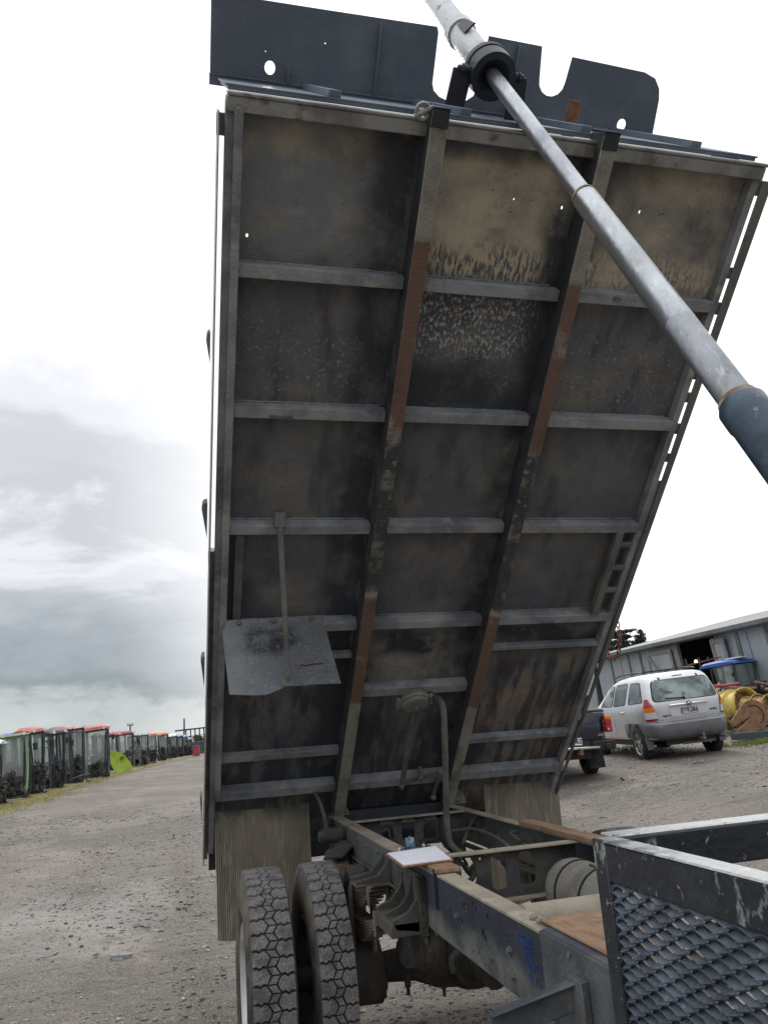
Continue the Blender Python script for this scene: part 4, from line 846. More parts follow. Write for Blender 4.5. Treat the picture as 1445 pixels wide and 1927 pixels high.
mb = MB(); mb.beam(mid - ux * .055 + (0, 0, .004), mid + ux * .055 + (0, 0, .004), .022, .006); mb.beam(mid - ux * .025 + (0, 0, .008), mid - ux * .022 + uy * .03 + (0, 0, .035), .004, .008); mb.beam(mid + uy * .01 + (0, 0, .008), mid + uy * .03 + (0, 0, .045), .04, .003); mb.build('clip', M_clip, cb, bevel=.002)
mb = MB()
for p in (mid - ux * .06, mid + ux * .06): mb.lathe([(0, .006), (.016, .007), (.02, .0001)], p + (0, 0, .0), (0, 0, 1), 12)
mb.lathe([(0, .006), (.01, .006), (.012, .0001)], mid + uy * .028 + (0, 0, .04), (0, -.5, 1), 12)
mb.split('clip_peg', M_shine, cb)

# ================================================================== BACKGROUND
def col(name, c, rough=.5, var=.25, metal=0, coat=0, bump=.1):
    c2 = tuple(x * (1 - var) for x in c); c3 = tuple(min(1, x * (1 + var * .6) + .01) for x in c)
    return mat(name, c, [L(c2, 3, .45, .62), L(c3, 9, .55, .7, amt=.6), L((.14, .11, .08), 7, .62, .72, amt=.6)], rough=rough, metal=metal, coat=coat, bump=bump)
M_cg = glassy('cab_glass', (.90, .955, .935), .15, .05)
M_dark = col('dark_interior', (.022, .024, .026), .8); M_post = col('cab_post_dark', (.055, .07, .085), .45); M_seat = col('seat_cloth', (.05, .055, .06), .9); M_junk = col('greasy_metal', (.055, .05, .045), .8, .4)
CABC = dict(red=col('faded_red_plastic', (.46, .16, .125), .6), crimson=col('crimson_plastic', (.36, .06, .075), .6), orange=col('orange_red_plastic', (.58, .16, .08), .5), green=col('cab_green_paint', (.075, .16, .07), .5), grey=col('grey_green_plastic', (.17, .20, .19), .55),
            white=col('white_plastic', (.66, .70, .72), .5, .12), blue=col('cab_blue_paint', (.035, .12, .42), .45), black=col('black_roof', (.035, .04, .05), .5), lime=col('lime_green_paint', (.38, .50, .06), .45, .2), pgreen=col('pale_green_paint', (.25, .38, .22), .5))
M_pale = glassy('sky_pale_windscreen', (.95, .98, .97), .24, .12)  # pale diffuse share paints bright sky onto clear glass
M_lens = mat('lamp_lens', (.7, .72, .72), rough=.15); M_bluep = CABC['blue']
LEAN = 5.0
def leanrot(yaw, P, deg=LEAN):
    d = np.array((P[0] - CAM[0], P[1] - CAM[1], 0)); d /= np.linalg.norm(d)
    a_ = -math.radians(deg); M = Matrix.Rotation(a_, 3, Vector(d)) @ Matrix.Rotation(yaw, 3, 'Z'); return np.array(M)
def tractor_cab(u, vb, vt, label, roofc, framec='post', yaw=.5, W=40, D=1.0, roof=True, door=False, open=False, seat=True, group='dismantled tractor cabs lined up along the yard', lean=LEAN, roofh=.22, front=True, low=.42, seed=0):
    rnd = random.Random(seed * 13 + 5); P = G(u, vb); dist = math.hypot(P[0] - CAM[0], P[1] - CAM[1]); H = (vb - vt) * dist / F * .98; rel = abs(yaw + math.atan2(P[0] - CAM[0], P[1] - CAM[1])); W = W * dist / F / (math.cos(rel) + D * math.sin(rel)) * .92; D = W * D
    t = thing('tractor_cab', tuple(P), label, 'tractor cab', group, R_=leanrot(yaw, P, lean))
    fm = M_post if framec == 'post' else CABC[framec]; w, d = W / 2, D / 2; zt = H - roofh; zb = .12; zw = zb + (zt - zb) * low
    # pillars: bottom tucked in, top wide
    def cn(sx, sy, z): k = (z - zb) / (zt - zb); s_ = .80 + .20 * math.sin(min(1, k * 1.4) * PI / 2); return (sx * w * s_, sy * d * (.86 + .14 * k) + (.06 * (1 - k) if sy < 0 else 0), z)
    mb = MB()
    for sx in (-1, 1):
        for sy in (-1, 1):
            pts = [cn(sx, sy, z) for z in np.linspace(zb, zt, 6)]
            for i in range(5): mb.beam(pts[i], pts[i + 1], .11, .10)
        pts = [(sx * w * .99, .12 * d, zt), (sx * w * .97, .15 * d, zw), (sx * w * .82, .2 * d, zb)]
        mb.beam(pts[0], pts[1], .09, .08); mb.beam(pts[1], pts[2], .09, .08)
        mb.beam(cn(sx, -1, zt), cn(sx, 1, zt), .08, .08); mb.beam(cn(sx, -1, zb), cn(sx, 1, zb), .07, .09)
    for sy in (-1, 1): mb.beam(cn(-1, sy, zt), cn(1, sy, zt), .08, .08); mb.beam(cn(-1, sy, zb), cn(1, sy, zb), .07, .09)
    mb.beam(cn(-1, 1, zw), cn(1, 1, zw), .06, .06)
    mb.build('frame', fm, t, bevel=.012, loc=(0, 0, 0))
    if roof:
        mb = MB(); e = .10; ys_ = [-d - e * 1.5, -d - e * .7, -d * .3, d * .5, d + e]; zs = [.02, .55, .95, 1.0, .55]
        vs = []; 
        for y, zz in zip(ys_, zs):
            for x, k in ((-w - e, .0), (-w - e, .55), (-w * .8, 1), (w * .8, 1), (w + e, .55), (w + e, 0)): vs.append((x, y, zt + .03 + roofh * k * (zz if k else 0)))
        fs = []
        for i in range(4):
            for j in range(6): fs.append((i * 6 + j, i * 6 + (j + 1) % 6, (i + 1) * 6 + (j + 1) % 6, (i + 1) * 6 + j))
        fs += [(0, 1, 2, 3, 4, 5)[::-1], (24, 25, 26, 27, 28, 29)]; mb.add(vs, fs); mb.build('roof', CABC[roofc], t, bevel=.03, loc=(0, 0, 0), seg=2)
        mb = MB()
        for sx in (-.8, .8): mb.lathe([(-.04, .0001), (-.04, .06), (.03, .05), (.03, .0001)], (sx * w, -d - e * 1.5, zt + .08), (0, 1, 0), 12)
        mb.split('work_light', M_lens, t, loc=(0, 0, 0))
    g_ = lambda a_, b_, c_, dd: MB().plate([(0, 0), (1, 0), (1, 1), (0, 1)], [], lambda p, q, tt: tuple(np.array(a_) * (1 - p) * (1 - q) + np.array(b_) * p * (1 - q) + np.array(c_) * p * q + np.array(dd) * (1 - p) * q + np.array((0, tt, 0))), 0, .006)
    if front: g_(cn(-.96, -1.02, zb + .1), cn(.96, -1.02, zb + .1), cn(.96, -1.02, zt), cn(-.96, -1.02, zt)).build('windscreen', M_pale, t, loc=(0, 0, 0))
    g_(cn(-.96, 1, zw), cn(.96, 1, zw), cn(.96, 1, zt), cn(-.96, 1, zt)).build('rear_window', M_cg, t, loc=(0, 0, 0))
    for sx in (-1, 1):
        if open and sx > 0: continue
        MB().plate([(-d * .9, zb + .35), (d * .1, zb + .35), (d * .1, zt - .03), (-d * .94, zt - .03)], [], lambda p, q, tt: (sx * w * (.82 + .17 * (q - zb) / (zt - zb)) + tt, p, q), 0, .006).build('door_glass', M_cg, t, loc=(0, 0, 0))
    for sx in (-1, 1):
        if open and sx > 0: continue
        MB().plate([(d * .2, zb), (d * .92, zb), (d * .96, zw), (d * .2, zw)], [], lambda p, q, tt: (sx * w * (.82 + .17 * (q - zb) / (zt - zb)) + tt, p, q), 0, .03).build('side_panel', M_dark if rnd.random() < .6 else fm, t, loc=(0, 0, 0))
        MB().plate([(d * .22, zw + .05), (d * .90, zw + .05), (d * .92, zt - .05), (d * .2, zt - .05)], [], lambda p, q, tt: (sx * w * (.82 + .17 * (q - zb) / (zt - zb)) + tt, p, q), 0, .006).build('side_glass', M_cg, t, loc=(0, 0, 0))
    # lower body: floor, fenders, console, engine bulkhead
    mb = MB(); mb.box(-w * .78, w * .78, -d * .8, d * .8, zb, zb + .05); mb.box(-w * .8, w * .8, d * .55, d * .92, zb, zw)
    for sx in (-1, 1): mb.lathe([(-.14, .30), (-.14, .42), (.14, .42), (.14, .30)], (sx * w * .72, d * .62, zb + .12), (1, 0, 0), 14, a0=0, a1=PI)
    mb.build('floor_pan', M_dark if rnd.random() < .6 else M_junk, t, bevel=.01, loc=(0, 0, 0))
    mb = MB(); mb.box(-.2, .2, -d * .86, -d * .5, zb, zw + .05); mb.tube([(0, -d * .5, zw), (0, -d * .25, zw + .12)], .03, 8); c0 = (0, -d * .22, zw + .14); mb.tube([(c0[0] + .18 * math.cos(a_), c0[1] + .10 * math.sin(a_), c0[2] + .14 * math.sin(a_)) for a_ in np.linspace(0, 2 * PI, 17)[:-1]], .014, 6, closed=True)
    mb.build('console', M_junk, t, bevel=.01, loc=(0, 0, 0))
    if seat:
        mb = MB(); mb.box(-.24, .24, d * .05, d * .5, zb + .28, zb + .42); mb.beam((0, d * .5, zb + .4), (0, d * .66, zb + .95), .44, .12, up=(0, 1, 0)); mb.build('seat', M_seat if rnd.random() < .7 else M_bluep, t, bevel=.04, loc=(0, 0, 0), seg=2)
    mb = MB()
    for k in range(16):
        c = (rnd.uniform(-w * .8, w * .8), rnd.uniform(-d * .6, d * .6), rnd.uniform(zb, zw + .25)); h = [rnd.uniform(.02, .14) for _ in range(3)]; mb.beam((c[0] - h[0], c[1], c[2] - h[2]), (c[0] + h[0], c[1] + h[1], c[2] + h[2]), rnd.uniform(.02, .12), rnd.uniform(.02, .10))
    mb.build('stripped_parts', M_junk if rnd.random() < .6 else M_post, t, bevel=.006, loc=(0, 0, 0))
    mb = MB(); mb.beam((w * .9, -d, zt - .1), (w * .7, -d - .05, zb + .3), .05, .05); mb.tube(smooth([(-w, -d - .03, zt - .2), (-w * 1.05, -d - .12, zw + .3), (-w * .9, -d - .1, zw - .2), (-w * .8, -d - .02, zb)], 4), .025, 6); mb.build('grab_rail', M_rub, t, loc=(0, 0, 0))
    # dangling hoses and brackets in front of the bulkhead
    for k in range(8):
        x = rnd.uniform(-w, w); z = rnd.uniform(zb + .1, zw + .3); mb = MB(); pts = [(x, -d - .02, z)]
        for j in range(4): pts.append((pts[-1][0] + rnd.uniform(-.2, .2), -d - rnd.uniform(.03, .22), max(.03, pts[-1][2] - rnd.uniform(-.06, .26))))
        mb.tube(smooth(pts, 4), rnd.uniform(.012, .026), 6); mb.build('hose', M_rub, t, loc=(0, 0, 0))
    mb = MB()
    for k in range(13): x, z = rnd.gauss(0, .25 * w), rnd.uniform(zb, zw + .12); a_, b_ = rnd.uniform(.02, .10), rnd.uniform(.03, .11); mb.box(x - a_, x + a_, -d - rnd.uniform(.03, .16), -d * .9, z - b_, z + b_)
    mb.build('engine_bulkhead', M_junk, t, bevel=.012, loc=(0, 0, 0))
    mb = MB(); sx = rnd.choice((-1, 1)); mb.tube([(sx * w, -d, zt - .35), (sx * (w + .25), -d - .12, zt - .33)], .014, 6); mb.box(sx * (w + .25) - .07, sx * (w + .25) + .07, -d - .16, -d - .11, zt - .52, zt - .28); mb.build('mirror', M_rub, t, bevel=.01, loc=(0, 0, 0))
    if door:
        mb = MB(); x0, y0_ = w, -d * .9; 
        for p_, q_ in (((x0, y0_, zb + .1), (x0, y0_, zt)), ((x0, y0_, zt), (x0 + .75, y0_ - .3, zt - .02)), ((x0 + .75, y0_ - .3, zt - .02), (x0 + .7, y0_ - .28, zb + .25)), ((x0 + .7, y0_ - .28, zb + .25), (x0, y0_, zb + .1))): mb.beam(p_, q_, .05, .05)
        mb.build('door', M_post, t, bevel=.008, loc=(0, 0, 0))
    return t, P, dist, H
cabs = [(-14, 1519, 1412, 'pale cab cut by the left edge of the photo, nearest of its row', 'white', 'grey', .9, 34, 1.0, {}),
        (27, 1506, 1402, 'green framed tractor cab with a curved clear windscreen and green lower panels', 'green', 'pgreen', .30, 46, .7, dict(roofh=.08, low=.3)),
        (60, 1497, 1388, 'long faded red roof on dark posts, cab just behind the green framed one', 'red', 'post', .8, 46, 1.5, {}),
        (100, 1486, 1388, 'black roofed tractor cab with an open side showing its seat', 'black', 'post', .85, 46, 1.1, dict(front=False, door=True, open=True)),
        (139, 1476, 1382, 'dark framed cab with a flat dull red roof left of the tall clear windscreen', 'red', 'post', .75, 42, 1.2, dict(roofh=.12)),
        (181, 1465, 1377, 'tall tractor cab with pale red roof, two roof lamps and a wide clear windscreen', 'red', 'post', .05, 52, .8, dict(low=.25, roofh=.26)),
        (226, 1449, 1385, 'crimson roofed tractor cab behind the lime green mudguard', 'crimson', 'post', .75, 54, 1.1, {}),
        (264, 1442, 1388, 'grey green tractor cab with a flat sloping roof and big side pane', 'grey', 'grey', .9, 36, 1.1, dict(roofh=.12)),
        (284, 1437, 1385, 'orange roofed tractor cab beside the grey green one', 'orange', 'white', .6, 28, 1.1, {}),
        (304, 1432, 1384, 'orange red roofed cab with an orange seat and dark doors', 'orange', 'post', .6, 30, 1.1, {}),
        (325, 1427, 1386, 'white roofed tractor cab with round dark door frame', 'white', 'post', .6, 22, 1.1, {}),
        (338, 1424, 1386, 'blue roofed tractor cab next to the white roofed one', 'blue', 'post', .6, 17, 1.1, {}),
        (348, 1422, 1387, 'small far cab with a blue and grey roof at the end of the row', 'blue', 'grey', .6, 14, 1.1, {}),
        (357, 1421, 1391, 'grey cab last in the row before the dark trailer', 'grey', 'grey', .6, 12, 1.1, {})]
for i, (u, vb, vt, lab, rc, fc, yaw, W_, D_, kw) in enumerate(cabs): tractor_cab(u, vb, vt, lab, rc, fc, yaw, W_, D_, seed=i, **kw)
# red roof and second cabs standing behind the row
for i, (u, vb, vt, lab, rc) in enumerate(((112, 1459, 1380, 'bright red roof of a cab standing in the second row behind the black roofed cab', 'crimson'), (150, 1452, 1380, 'red roofed cab half hidden behind the tall pale red roofed cab', 'crimson'), (190, 1446, 1388, 'dark cab standing between the tall red roofed cab and the crimson roofed one', 'black'), (18, 1478, 1396, 'cab with a small blue roof behind the green framed cab', 'blue'))):
    tractor_cab(u, vb, vt, lab, rc, 'post', .5, (30, 34, 22, 24)[i], .9, seed=40 + i)
# lime green mudguard
P = G(230, 1455); dist = math.hypot(P[0] - CAM[0], P[1] - CAM[1]); H = 40 * dist / F; Wm = 33 * dist / F
t = thing('mudguard', tuple(P), 'curved lime green mudguard leaning in the dry grass before the crimson roofed cab', 'mudguard', R_=leanrot(.2, P))
mb = MB(); n = 12
vs = []
for i in range(n + 1):
    a_ = PI * .98 * i / n * .55; x = Wm * (.5 - math.cos(a_) * 1.0 + .35); z = H * (1 - (i / n) ** 2.2)
    for yy in (-.25, -.1, .2): vs.append((Wm * (-.55 + 1.1 * (i / n) ** .8), yy + (.1 if yy > 0 else 0), max(.02, z - (.25 * H if yy > 0 else 0) * 0)))
vs2 = [(x, y, z) for x, y, z in vs]
out_ = [(-.55, 1.0), (-.3, .95), (0, .84), (.22, .66), (.38, .45), (.5, .2), (.45, .05), (.3, .0), (.1, -.02), (-.15, .02), (-.35, .12), (-.5, .4), (-.6, .75)]
mb.plate([(x * Wm, z * H) for x, z in out_], [], lambda a_, b_, tt: (a_, tt - .25 * math.cos((a_ / Wm) * 2.2), b_), -.02, .02)
top = [(x * Wm, z * H) for x, z in out_[:7]]
for i in range(6):
    (x0, z0), (x1, z1) = top[i], top[i + 1]; y0_, y1_ = -.25 * math.cos(x0 / Wm * 2.2), -.25 * math.cos(x1 / Wm * 2.2); mb.add([(x0, y0_, z0), (x1, y1_, z1), (x1 + .03, y1_ + .45, z1 - .02), (x0 + .03, y0_ + .45, z0 - .02)], [(0, 1, 2, 3)])
mb.build('guard_shell', CABC['lime'], t, loc=(0, 0, 0))
mb = MB(); mb.tube([(-.1 * Wm, -.29, .62 * H), (.05 * Wm, -.3, .66 * H), (.12 * Wm, -.29, .6 * H)], .03, 6); mb.tube([(-.08 * Wm, -.29, .56 * H), (.06 * Wm, -.3, .57 * H)], .02, 6); mb.build('wear_mark', M_rub, t, loc=(0, 0, 0))
# red tank, trailer, bright skeleton truck body at the far end
P = G(370, 1423); t = thing('oil_drum', tuple(P), 'red drum standing beside the truck deck at the far end of the row', 'drum')
mb = MB(); dd = math.hypot(P[0] - CAM[0], P[1] - CAM[1]); hh = 18 * dd / F
mb.lathe([(0, .0001), (0, .28), (hh * .33, .28), (hh * .35, .30), (hh * .37, .28), (hh * .66, .28), (hh * .68, .30), (hh * .7, .28), (hh, .28), (hh, .0001)], (0, 0, 0), (0, 0, 1), 20); mb.build('drum', CABC['crimson'], t, loc=(0, 0, 0))
P = G(372, 1418); dd = math.hypot(P[0] - CAM[0], P[1] - CAM[1]); k = dd / F
t = thing('stock_trailer', tuple(P), 'long dark trailer under an open steel frame at the far end of the yard', 'trailer', R_=leanrot(.55, P, 3))
mb = MB(); mb.box(-22 * k, 40 * k, 0, 2.2, 8 * k, 20 * k); mb.build('body', M_post, t, loc=(0, 0, 0))
mb = MB(); mb.box(-17 * k, 40 * k, .1, 2.1, 0, 8 * k); mb.build('chassis', CABC['green'], t, loc=(0, 0, 0))
mb = MB()
for i in range(6): mb.box((-20 + 9 * i) * k, (-19.3 + 9 * i) * k, 0, .15, 20 * k, 42 * k)
mb.box(-40 * k, 42 * k, 0, .2, 41 * k, 43.5 * k); mb.box(-40 * k, -20 * k, 0, .15, 33 * k, 34 * k); mb.box(-15 * k, 42 * k, 0, .1, 30 * k, 31 * k); mb.build('rack_frame', M_junk, t, loc=(0, 0, 0))
# power poles
def pole(u, vb, vt, lab, arm=5, lamp=False, d_=None):
    P = G(u, vb) if d_ is None else np.array([*ondist(u, vb, d_)[:2], .0]); dd = math.hypot(P[0] - CAM[0], P[1] - CAM[1]); top = ondist(u, vt, dd)[2]; k = dd / F
    t = thing('power_pole', (P[0], P[1], -.05), lab, 'pole'); mb = MB(); mb.tube([(0, 0, 0), (0, 0, top)], [.16, .11], 10); mb.build('post', M_dustg, t, loc=(0, 0, 0))
    if arm: mb = MB(); mb.beam((-arm * k, 0, top - .1), (arm * k, 0, top - .1), .12, .12); [mb.lathe([(0, .05), (.2, .06), (.22, .0001)], (x * arm * k, 0, top - .04), (0, 0, 1), 8) for x in (-.9, -.4, .4, .9)]; mb.build('crossarm', M_dustg, t, loc=(0, 0, 0))
    if lamp: mb = MB(); mb.lathe([(0, .15), (.1, 1.6 * k), (1.4 * k, 1.8 * k), (2.2 * k, .0001)], (0, 0, top - .2), (0, 0, 1), 12); mb.build('lamp_head', M_alu, t, loc=(0, 0, 0))
    return t
pole(245, 1400, 1363, 'power pole with a single crossarm rising behind the crimson roofed cab', 5, d_=120)
pole(347, 1400, 1351, 'slim pole with a round lamp head near the far trailer', 0, True, d_=110)
pole(12, 1400, 1385, 'crossarm of a low power pole at the left edge behind the cabs', 8, d_=90)
pole(212, 1400, 1376, 'very thin bare mast behind the cabs', 0, d_=100)
# trees
M_bark = col('bark', (.09, .075, .06), .9)
def leafmat(name, c): return mat(name, c, [L(tuple(x * .55 for x in c), 1.2, .42, .6), L(tuple(min(1, x * 1.5) for x in c), 2.5, .52, .66)], rough=.8, bump=0, spec=.2)
ML = [leafmat('foliage_mid', (.075, .10, .045)), leafmat('foliage_dark', (.035, .055, .035)), leafmat('foliage_olive', (.11, .12, .055)), leafmat('foliage_bluegrey', (.06, .085, .07)), leafmat('foliage_autumn', (.20, .16, .07))]
def tree(P, H, Wd, kind, m, lab, group=None, seed=0, trunk=.3):
    r = np.random.default_rng(seed + 3); t = thing({'pine': 'pine_tree', 'tiers': 'cedar_tree'}.get(kind, 'tree'), (P[0], P[1], P[2]), lab, 'tree', group); mb = MB(); ht = H * (trunk + .1 if kind == 'round' else .95)
    mb.tube([(0, 0, 0), (.03 * H, 0, ht * .5), (0, 0, ht)], [.035 * H, .025 * H, .008 * H], 8)
    cl = []
    if kind == 'round':
        for k in range(26):
            a_, e_ = r.uniform(0, 6.28), r.uniform(-.3, 1); rr = Wd / 2 * r.uniform(.3, .85); c = (rr * math.cos(a_) * math.sqrt(1 - e_ * e_ * .6), rr * math.sin(a_), H * (trunk + .30) + (H * (.95 - trunk) * .5) * e_ * r.uniform(.6, 1)); cl.append((c, Wd * r.uniform(.10, .20)))
    elif kind == 'pine':
        for k in range(150): f = r.uniform(0, 1); rr = Wd / 2 * (1.05 - f) * r.uniform(.15, 1); a_ = r.uniform(0, 6.28); cl.append(((rr * math.cos(a_), rr * math.sin(a_), H * (.12 + .86 * f) - rr * .15), Wd * .11 * (1.25 - f)))
    else:
        for k in range(9):
            z = H * (.50 + .06 * k); n = 16
            for j in range(n): a_ = r.uniform(0, 6.28); rr = Wd / 2 * r.uniform(.25, 1) * (1 - .6 * (k / 9) ** 2); cl.append(((rr * math.cos(a_), rr * math.sin(a_), z + r.uniform(-.012, .012) * H), Wd * .085))
            mb.tube([(0, 0, z - .05 * H), (rr * math.cos(a_), rr * math.sin(a_), z)], .006 * H, 5)
    for c, s_ in cl[::2]: mb.tube([(0, 0, max(ht * .4, c[2] - .35 * H * .4)), c], [.010 * H, .003 * H], 5)
    mb.build('trunk', M_bark, t, loc=(0, 0, 0))
    n = 75; vs = []; fs = []
    fl = .35 if kind == 'tiers' else .8
    for c, s_ in cl:
        p = r.normal(size=(n, 3)); p /= np.linalg.norm(p, axis=1)[:, None]; p *= (r.random((n, 1)) ** .4) * s_; p[:, 2] *= fl; p += c
        for q in p:
            a_ = r.normal(size=3); a_ /= np.linalg.norm(a_); b_ = np.cross(a_, r.normal(size=3)); b_ /= np.linalg.norm(b_); l_ = s_ * .26; o = len(vs); vs += [q - a_ * l_ - b_ * l_ * .4, q + a_ * l_ * .2 - b_ * l_ * .5, q + a_ * l_, q + b_ * l_ * .5]; fs.append((o, o + 1, o + 2, o + 3))
    MB().add(vs, fs).build('crown', m, t, loc=(0, 0, 0)); return t
def tree_px(u, vt, wpx, d_, kind, m, lab, group=None, seed=0, trunk=.25):
    p = ondist(u, vt, d_); base = gh(p[0], p[1]); tree((p[0], p[1], base), p[2] - base, wpx * d_ / F, kind, m, lab, group, seed, trunk)
tree_px(101, 1375, 22, 90, 'round', ML[1], 'dark round tree over the red roof in the second row', seed=1)
tree_px(117, 1371, 24, 88, 'round', ML[1], 'tallest dark tree behind the cabs left of the pale red roof', seed=2)
tree_px(140, 1377, 14, 95, 'round', ML[1], 'small dark tree just above the tall pale red roof', seed=3)
gT = 'mixed green trees closing the far end of the yard'
for i, (u, vt, w, k, m) in enumerate(((258, 1384, 14, 'round', 2), (272, 1381, 18, 'round', 2), (290, 1380, 18, 'round', 0), (303, 1376, 16, 'round', 0), (316, 1381, 18, 'round', 2), (326, 1376, 14, 'round', 3), (340, 1383, 16, 'round', 0), (356, 1379, 18, 'round', 2), (372, 1376, 22, 'round', 2), (392, 1376, 22, 'round', 0))):
    tree_px(u, vt, w, 115 + 6 * (i % 3), k, ML[m], ('%s from the left of the ten bushy green trees at the far end' % ('first', 'second', 'third', 'fourth', 'fifth', 'sixth', 'seventh', 'eighth', 'ninth', 'tenth')[i]), gT, 10 + i, trunk=.1)
tree_px(1138, 1198, 40, 75, 'tiers', ML[2], 'thin olive tree half hidden by the deck edge and chain', seed=31)
tree_px(1166, 1186, 88, 80, 'tiers', ML[3], 'open cedar with flat layered branches left of the pointed pine', seed=32)
tree_px(1203, 1181, 120, 76, 'pine', ML[1], 'dark pointed pine above the shed roof', seed=33)
tree_px(1232, 1198, 32, 85, 'round', ML[4], 'small yellowish autumn tree beside the pointed pine', seed=34)
# far low hedge line along the horizon behind the yard
mb_ = []
# ---- dry grass strip under the cabs and weeds by the scrap
M_grass = mat('dry_grass', (.46, .40, .20), [L((.24, .27, .10), 1.2, .48, .6), L((.60, .52, .30), 6, .5, .66)], rough=.95, bump=0)
def grass(n, ptf, name, lab, hh=(.05, .18), m=M_grass, wb=.012):
    vs = []; fs = []; r = np.random.default_rng(5)
    for _ in range(n):
        x, y = ptf(r); z = gh(x, y) - .01; h = r.uniform(*hh); a_ = r.uniform(0, 6.28); w = wb * r.uniform(.6, 1.6); ln = r.normal(0, .5 * h, 2); o = len(vs)
        vs += [(x - w * math.cos(a_), y - w * math.sin(a_), z), (x + w * math.cos(a_), y + w * math.sin(a_), z), (x + ln[0] * .5, y + ln[1] * .5, z + h * .7), (x + ln[0], y + ln[1], z + h)]; fs += [(0 + o, 1 + o, 2 + o), (2 + o, 3 + o, 0 + o)]
    ob = MB().add(vs, fs).build(name, m); tag(ob, lab, 'grass', kind='stuff'); return ob
ln = [G(u, v) for u, v in ((-60, 1545), (0, 1520), (60, 1507), (120, 1486), (180, 1468), (240, 1452), (300, 1437), (366, 1423))]
def stripf(r):
    i = r.choice(7, p=np.array([.2, .22, .2, .14, .1, .08, .06])); t_ = r.random(); p = ln[i] * (1 - t_) + ln[i + 1] * t_; d_ = ln[i + 1] - ln[i]; nn = np.array((-d_[1], d_[0])); nn /= np.linalg.norm(nn); o = r.normal(0.45, .55) ; q = p[:2] + nn * o; return q
grass(42000, stripf, 'dry_grass', 'strip of dry yellow grass along the foot of the tractor cabs', (.03, .11), wb=.009)
M_gs = mat('dry_turf', (.40, .35, .20), [L((.25, .23, .19), 2.2, .42, .56), L((.26, .27, .12), 2.5, .5, .66), L((.2, .19, .17), 30, .5, .6)], rough=.95, bump=.6, bscale=20)
mb = MB(); vs = []
for i, p in enumerate(ln):
    d_ = (ln[min(i + 1, 7)] - ln[max(i - 1, 0)]); nn = np.array((-d_[1], d_[0])); nn /= np.linalg.norm(nn)
    for o in (-.15 + .1 * math.sin(i * 2.3), 3.5): q = p[:2] + nn * o; vs.append((q[0], q[1], gh(*q) + .012))
mb.add(vs, [(2 * i, 2 * i + 2, 2 * i + 3, 2 * i + 1) for i in range(7)]); tag(mb.build('grass_verge', M_gs), kind='structure')
M_gg = mat('green_grass', (.16, .20, .05), [L((.24, .25, .08), 2, .45, .6)], rough=.95, bump=0)
c1 = G(1395, 1382); c2 = G(1240, 1400); c3 = G(1130, 1390); c4 = G(1440, 1395)
def patchf(r):
    c, s_ = [(c1, (1.6, .6)), (c2, (1.8, .35)), (c3, (2.0, .8)), (c4, (.8, .3)), (c1 + np.array((2.5, 2.5, 0)), (3, 1.5))][r.integers(5)]; return c[0] + r.normal(0, s_[0]), c[1] + r.normal(0, s_[1])
grass(9000, patchf, 'green_grass', 'patches of yellow green grass under the parked cars and scrap pile', (.02, .09), M_gg, .012)

# ---- cars
def lofted(rings, seg=72, cap=True):
    """rings: (z, half width, rear y, front y, exponent)"""
    mb = MB(); vs = []
    for (z, w, yr, yf, ex) in rings:
        cy, hl = (yr + yf) / 2, (yf - yr) / 2
        for k in range(seg):
            a_ = 2 * PI * (k + .5) / seg; c, s_ = math.cos(a_), math.sin(a_)
            # corner-true superellipse (radius on a box)
            r = (abs(c) ** ex + abs(s_) ** ex) ** (-1 / ex); x = w * r * c; y = cy + hl * r * s_
            vs.append((x, y, z))
    m = len(rings); fs = [(i * seg + k, i * seg + (k + 1) % seg, (i + 1) * seg + (k + 1) % seg, (i + 1) * seg + k) for i in range(m - 1) for k in range(seg)]
    mb.add(vs, fs, True)
    if cap: mb.add([vs[k] for k in range(seg)], [tuple(range(seg))]); mb.add(vs[-seg:], [tuple(range(seg))])
    return mb
def rint(rings, z):
    for i in range(len(rings) - 1):
        a_, b_ = rings[i], rings[i + 1]
        if a_[0] <= z <= b_[0] + 1e-9: t_ = (z - a_[0]) / max(1e-6, b_[0] - a_[0]); return [a_[k] * (1 - t_) + b_[k] * t_ for k in range(1, 5)]
    return list(rings[-1][1:]) if z > rings[-1][0] else list(rings[0][1:])
def sx_at(rings, y, z):
    w, yr, yf, ex = rint(rings, z); cy, hl = (yr + yf) / 2, (yf - yr) / 2; q = min(.9999, abs((y - cy) / hl)); return w * (1 - q ** ex) ** (1 / ex)
def ry_at(rings, x, z):
    w, yr, yf, ex = rint(rings, z); cy, hl = (yr + yf) / 2, (yf - yr) / 2; q = min(.9999, abs(x / w)); return cy - hl * (1 - q ** ex) ** (1 / ex)
def boolean_cut(o, cutters):
    for c in cutters:
        m = o.modifiers.new('b', 'BOOLEAN'); m.operation = 'DIFFERENCE'; m.solver = 'EXACT'; m.object = c
    bpy.context.view_layer.update()
    me = bpy.data.meshes.new_from_object(o.evaluated_get(bpy.context.evaluated_depsgraph_get())); o.modifiers.clear(); o.data = me
    for c in cutters: bpy.data.objects.remove(c)
    return o
def side_patch(mb, rings, pts, sg, off):
    """polygon in (y, z) laid on the body side"""
    yc = sum(p[0] for p in pts) / len(pts); zc = sum(p[1] for p in pts) / len(pts); vs = []
    R_ = 5
    for j in range(R_ + 1):
        f = j / R_
        for (y, z) in pts: yy, zz = yc + (y - yc) * f, zc + (z - zc) * f; vs.append((sg * (sx_at(rings, yy, zz) + off), yy, zz))
    n = len(pts); fs = [(j * n + i, j * n + (i + 1) % n, (j + 1) * n + (i + 1) % n, (j + 1) * n + i) for j in range(1, R_) for i in range(n)] + [tuple(n + i for i in range(n))]
    mb.add(vs, fs, True)
